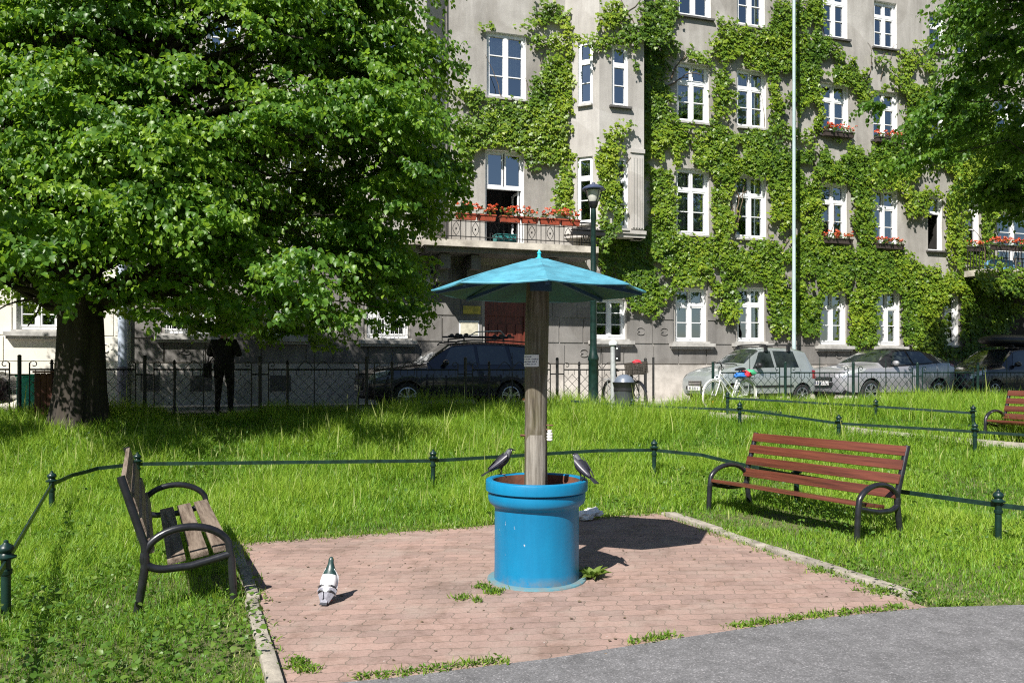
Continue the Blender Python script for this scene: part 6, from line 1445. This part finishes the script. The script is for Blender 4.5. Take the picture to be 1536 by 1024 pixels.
# ------------------------------------------------------------------ bicycles
def bicycle(label, frame, tyre, basket=False, bag=False):
    """local: x forward, origin on the ground under the bottom bracket"""
    root = thing('bicycle', label, 'bicycle', (0, 0, 0), 0, 'bicycles by the fence'); R = .335; fx, rx = .60, -.45
    for nm, x in (('front_wheel', fx), ('rear_wheel', rx)):
        q = MB(); q.tube([(x+R*math.cos(a), 0, R+R*math.sin(a)) for a in np.linspace(0, 2*math.pi, 40, endpoint=False)], .021, 8, closed=True); w_ = q.build('wheel', tyre, None, smooth=True, ang=80); w_.parent = root
        q = MB(); q.tube([(x+(R-.026)*math.cos(a), 0, R+(R-.026)*math.sin(a)) for a in np.linspace(0, 2*math.pi, 40, endpoint=False)], .011, 6, closed=True)
        for k in range(16):
            a = 2*math.pi*k/16; q.tube([(x+.02*math.cos(a+1.2), (.02 if k % 2 else -.02), R+.02*math.sin(a+1.2)), (x+(R-.03)*math.cos(a), 0, R+(R-.03)*math.sin(a))], .0022, 3, cap=False)
        q.lathe([(.02, -.04), (.02, .04)], 10, axis='y', c=(x, 0, R)); o = q.build('rim', M['alloy'], None, smooth=True); o.parent = w_
        q = MB(); q.box(x-.02, x+.02, -.008, .008, R-.20, R-.12); o = q.build('reflector', M['reflector'], None); o.parent = w_
        q = MB(); q.tube([(x+(R+.035)*math.cos(a), 0, R+(R+.035)*math.sin(a)) for a in np.linspace(.35 if nm[0] == 'f' else .1, 2.6 if nm[0] == 'f' else 3.3, 16)], .016, 6, sq=(.35, 1.6)); o = q.build('mudguard', frame, None, smooth=True); o.parent = root
    q = MB(); hd = Vector((.43, 0, .86)); hb = Vector((.47, 0, .70)); bb = Vector((0, 0, .29)); st = Vector((-.16, 0, .74)); rh = Vector((rx, 0, R)); fh = Vector((fx, 0, R))
    q.tube([hd+Vector((-.01, 0, .04)), hb], .020, 10); q.tube([hb+Vector((-.02, 0, .03)), bb], .021, 10); q.tube([hd+Vector((0, 0, -.04)), Vector((-.06, 0, .44))], .017, 10); q.tube([bb, st], .017, 10)
    for sd in (-1, 1):
        q.tube([rh+Vector((0, sd*.06, 0)), bb+Vector((-.05, sd*.03, 0))], .010, 7); q.tube([rh+Vector((0, sd*.06, 0)), Vector((-.13, sd*.02, .62))], .009, 7)
        q.tube([hb+Vector((0, sd*.05, -.02)), hb+Vector((.05, sd*.06, -.15)), fh+Vector((0, sd*.06, 0))], [.014, .013, .009], 8)
    q.tube([hb+Vector((0, -.05, -.02)), hb+Vector((0, .05, -.02))], .014, 8); o = q.build('frame', frame, None, smooth=True, ang=60); o.parent = root
    q = MB(); q.tube([hd+Vector((-.01, 0, .03)), Vector((.40, 0, 1.02)), Vector((.46, 0, 1.06))], .013, 8); q.tube([Vector((.25, -.30, 1.05)), Vector((.36, -.28, 1.07)), Vector((.45, -.12, 1.06)), Vector((.45, .12, 1.06)), Vector((.36, .28, 1.07)), Vector((.25, .30, 1.05))], .012, 8); o = q.build('handlebar', M['black_plastic'], None, smooth=True); o.parent = root
    q = MB(); q.tube([st, st+Vector((-.035, 0, .16))], .013, 8); secs = [(Vector((-.20+x, 0, .915+z)), w_, h, Vector((0, 1, 0)), Vector((0, 0, 1))) for x, z, w_, h in ((-.13, .02, .03, .015), (-.11, .02, .09, .035), (-.04, .012, .085, .038), (.05, .008, .04, .03), (.14, .0, .022, .022), (.16, 0, .01, .01))]; loft(q, secs, 14); o = q.build('saddle', M['black_plastic'], None, smooth=True, ang=60); o.parent = root
    q = MB(); q.lathe([(.095, -.052), (.095, -.044), (.03, -.043)], 20, axis='y', c=(0, 0, .29)); q.tube([(0, -.06, .29), (.06, -.07, .14), (.06, -.17, .14)], .011, 6); q.tube([(0, .05, .29), (-.06, .07, .44), (-.06, .16, .44)], .011, 6); q.tube([(rx, -.05, R+.03), (0, -.05, .385)], .006, 5); q.tube([(rx, -.05, R-.03), (0, -.05, .195)], .006, 5); o = q.build('crankset', M['grey_metal'], None); o.parent = root
    q = MB(); 
    for sd in (-1, 1): q.tube([(-.15, sd*.05, .70), (-.66, sd*.06, .73)], .007, 6); q.tube([(rx, sd*.065, R), (-.50, sd*.06, .72)], .006, 6)
    for x in (-.3, -.45, -.62): q.tube([(x, -.06, .715), (x, .06, .715)], .006, 5)
    o = q.build('carrier', M['grey_metal'], None); o.parent = root
    if basket:
        q = MB(); x0, x1, y0, y1, z0, z1 = .50, .78, -.19, .19, .84, 1.08
        for f in np.linspace(0, 1, 8):
            z = z0+(z1-z0)*f; g_ = .02*(1-f); q.tube([(x0+g_, y0+g_, z), (x1-g_, y0+g_, z), (x1-g_, y1-g_, z), (x0+g_, y1-g_, z)], .008, 5, closed=True)
        for f in np.linspace(0, 1, 11):
            for (xx, yy) in ((x0+(x1-x0)*f, y0), (x0+(x1-x0)*f, y1), (x0, y0+(y1-y0)*f), (x1, y0+(y1-y0)*f)): q.tube([(xx, yy, z0), (xx, yy, z1)], .0065, 4)
        q.box(x0+.02, x1-.02, y0+.02, y1-.02, z0-.004, z0+.004); o = q.build('basket', M['wicker'], None); o.parent = root
    return root
b1 = bicycle('white bicycle with pale tyres parked in the fence gap before the silver car', M['bike_white'], M['bike_tyre_pale'])
f0, r0 = Vector((4.52, 17.95)), Vector((5.40, 18.52)); d = f0-r0; ay_ = math.atan2(d.y, d.x); c = r0+d.normalized()*.45; b1.location = (c.x, c.y, gz(c.x, c.y)+.035); b1.rotation_euler = (math.radians(-5), 0, ay_)
def on_bike(b, x, y, z): return Matrix.Translation(b.location) @ b.rotation_euler.to_matrix().to_4x4() @ Vector((x, y, z))
for nm, lab, mat, pos, r_, sd in (('bag', 'small blue bundle tied on the white bicycle behind its frame', 'bag_blue', (-.20, .02, .78), .10, 2), ('bag', 'red bundle on the carrier of the white bicycle', 'bag_red', (-.40, .0, .80), .11, 5), ('bag', 'green cloth on the carrier under the saddle of the white bicycle', 'bag_green', (-.55, .02, .84), .10, 9)):
    q = MB(); c = on_bike(b1, *pos); crumple(q, c, r_, sd); tag(q.build(nm, M[mat], smooth=True, ang=70), lab, 'bag', 'bundles on the white bicycle')
b2 = bicycle('dark bicycle with a front basket leaning behind the litter bin', M['black_metal'], M['tyre'], basket=True)
b2.location = (2.44, 17.35, gz(2.5, 17.3)+.02); b2.rotation_euler = (math.radians(6), 0, math.radians(-66))
q = MB(); c = on_bike(b2, .64, .03, 1.08); crumple(q, c, .07, 4); tag(q.build('bag', M['bag_red'], smooth=True, ang=70), 'small red bundle in the basket of the dark bicycle', 'bag')

# ------------------------------------------------------------------ person standing behind the fence in the tree shade
def skin_mesh(name, pts, edges, radii, mat, sub=2, root_i=0):
    me = bpy.data.meshes.new(name); me.from_pydata([tuple(p) for p in pts], edges, []); o = bpy.data.objects.new(name, me); COL.objects.link(o)
    o.modifiers.new('s', 'SKIN'); 
    for i, r_ in enumerate(radii): me.skin_vertices[0].data[i].radius = (r_, r_) if not isinstance(r_, tuple) else r_
    me.skin_vertices[0].data[root_i].use_root = True
    m = o.modifiers.new('u', 'SUBSURF'); m.levels = sub; m.render_levels = sub
    dg = bpy.context.evaluated_depsgraph_get(); dg.update(); nm = bpy.data.meshes.new_from_object(o.evaluated_get(dg)); bpy.data.objects.remove(o); bpy.data.meshes.remove(me)
    nm.materials.clear(); mats = mat if isinstance(mat, (list, tuple)) else [mat]
    for k in mats: nm.materials.append(k)
    nm.polygons.foreach_set('use_smooth', [True]*len(nm.polygons)); return nm
def person():
    root = thing('person', 'person in black jacket and trousers standing behind the fence with elbows bent', 'person')
    J = dict(pelvis=(0, 0, .93), spine=(0, .01, 1.10), chest=(0, .015, 1.30), neck0=(0, .01, 1.45), neck=(0, -.005, 1.52), head0=(0, -.02, 1.58), head=(0, -.02, 1.66), crown=(0, -.01, 1.735))
    P = [J[k] for k in ('pelvis', 'spine', 'chest', 'neck0', 'neck', 'head0', 'head', 'crown')]; R_ = [(.155, .115), (.145, .105), (.165, .115), (.075, .07), (.055, .055), (.068, .082), (.078, .098), (.055, .07)]; E_ = [(i, i+1) for i in range(7)]
    for sd in (-1, 1):
        n = len(P); P += [(sd*.10, 0, .88), (sd*.115, -.012, .50), (sd*.125, .015, .10), (sd*.13, -.02, .045), (sd*.145, -.15, .035)]; R_ += [(.09, .10), (.062, .066), (.043, .046), (.042, .05), (.04, .028)]; E_ += [(0, n), (n, n+1), (n+1, n+2), (n+2, n+3), (n+3, n+4)]
        n = len(P); P += [(sd*.19, .015, 1.41), (sd*.275, .02, 1.17), (sd*.16, -.20, 1.24), (sd*.085, -.27, 1.30), (sd*.065, -.29, 1.345)]; R_ += [.062, .047, .036, (.028, .030), (.034, .018)]; E_ += [(2, n), (n, n+1), (n+1, n+2), (n+2, n+3), (n+3, n+4)]
        h = n+4
        for f in range(4):
            n = len(P); bx_ = sd*(.085-.020*f); P += [(bx_, -.298, 1.385), (bx_-sd*.004, -.310, 1.410-.004*abs(f-1)), (bx_-sd*.010, -.300, 1.428-.006*abs(f-1))]; R_ += [.0105, .0095, .008]; E_ += [(h, n), (n, n+1), (n+1, n+2)]
        n = len(P); P += [(sd*.035, -.30, 1.345), (sd*.022, -.305, 1.375)]; R_ += [.011, .009]; E_ += [(h, n), (n, n+1)]
    me = skin_mesh('person_body', P, E_, R_, [M['skin'], M['cloth_dark'], M['black_plastic']]); mi = []
    for p in me.polygons: z = p.center.z; mi.append(2 if z < .09 else 1 if z < 1.0 else 0)
    me.polygons.foreach_set('material_index', mi); link('body', me, root)
    # jacket: torso shell and sleeves in one skin
    P = [(0, 0, .80), (0, .005, .95), (0, .01, 1.12), (0, .015, 1.32), (0, .01, 1.45), (0, .0, 1.50)]; R_ = [(.215, .150), (.20, .14), (.185, .135), (.20, .142), (.105, .09), (.072, .07)]; E_ = [(i, i+1) for i in range(5)]
    for sd in (-1, 1): n = len(P); P += [(sd*.195, .015, 1.41), (sd*.285, .02, 1.16), (sd*.155, -.205, 1.245)]; R_ += [.082, .066, .050]; E_ += [(3, n), (n, n+1), (n+1, n+2)]
    link('jacket', skin_mesh('jacket', P, E_, R_, M['cloth_black']), root)
    q = MB(); q.ell((0, .012, 1.675), (.092, .108, .098), 18, 12); b = q.build('hair', M['hair'], root, smooth=True)
    bm = bmesh.new(); bm.from_mesh(b.data); bmesh.ops.delete(bm, geom=[v for v in bm.verts if v.co.y < -.055 and v.co.z < 1.72], context='VERTS'); bm.to_mesh(b.data); bm.free()
    q = MB(); q.tube([(0, -.112, 1.665), (0, -.132, 1.635), (0, -.118, 1.622)], [.010, .014, .009], 8); q.build('nose', M['skin'], root, smooth=True)
    for sd in (-1, 1):
        q = MB(); q.ell((sd*.033, -.104, 1.668), (.013, .008, .008)); q.build('eye', M['black_plastic'], root, smooth=True)
        q = MB(); q.ell((sd*.088, -.01, 1.65), (.012, .022, .034)); q.build('ear', M['skin'], root, smooth=True)
    q = MB(); q.ell((0, -.108, 1.592), (.026, .006, .006)); q.build('mouth', M['bag_red'], root, smooth=True)
    return root
pr = person(); pr.location = (-5.80, 16.05, .757); pr.rotation_euler = (0, 0, math.radians(170)); pr.scale = (1.16, 1.12, 1.03)
hb_ = thing('shoulder_bag', 'black shoulder bag hanging at the hip of the standing person', 'bag', (-6.11, 16.0, 1.52))
q = MB(); q.hexa([(-6.20, 15.90, 1.52), (-6.06, 15.90, 1.50), (-6.06, 16.10, 1.50), (-6.20, 16.10, 1.52), (-6.16, 15.93, 1.80), (-6.05, 15.93, 1.80), (-6.05, 16.07, 1.80), (-6.16, 16.07, 1.80)]); q.build('pouch', M['cloth_black'], hb_, bevel=.02)
q = MB(); q.tube([(-6.10, 15.97, 1.80), (-6.04, 15.92, 2.0), (-5.93, 15.93, 2.22), (-5.84, 16.0, 2.26), (-5.88, 16.15, 2.15), (-6.06, 16.12, 1.9), (-6.11, 16.05, 1.80)], .012, 5); q.build('strap', M['cloth_black'], hb_)
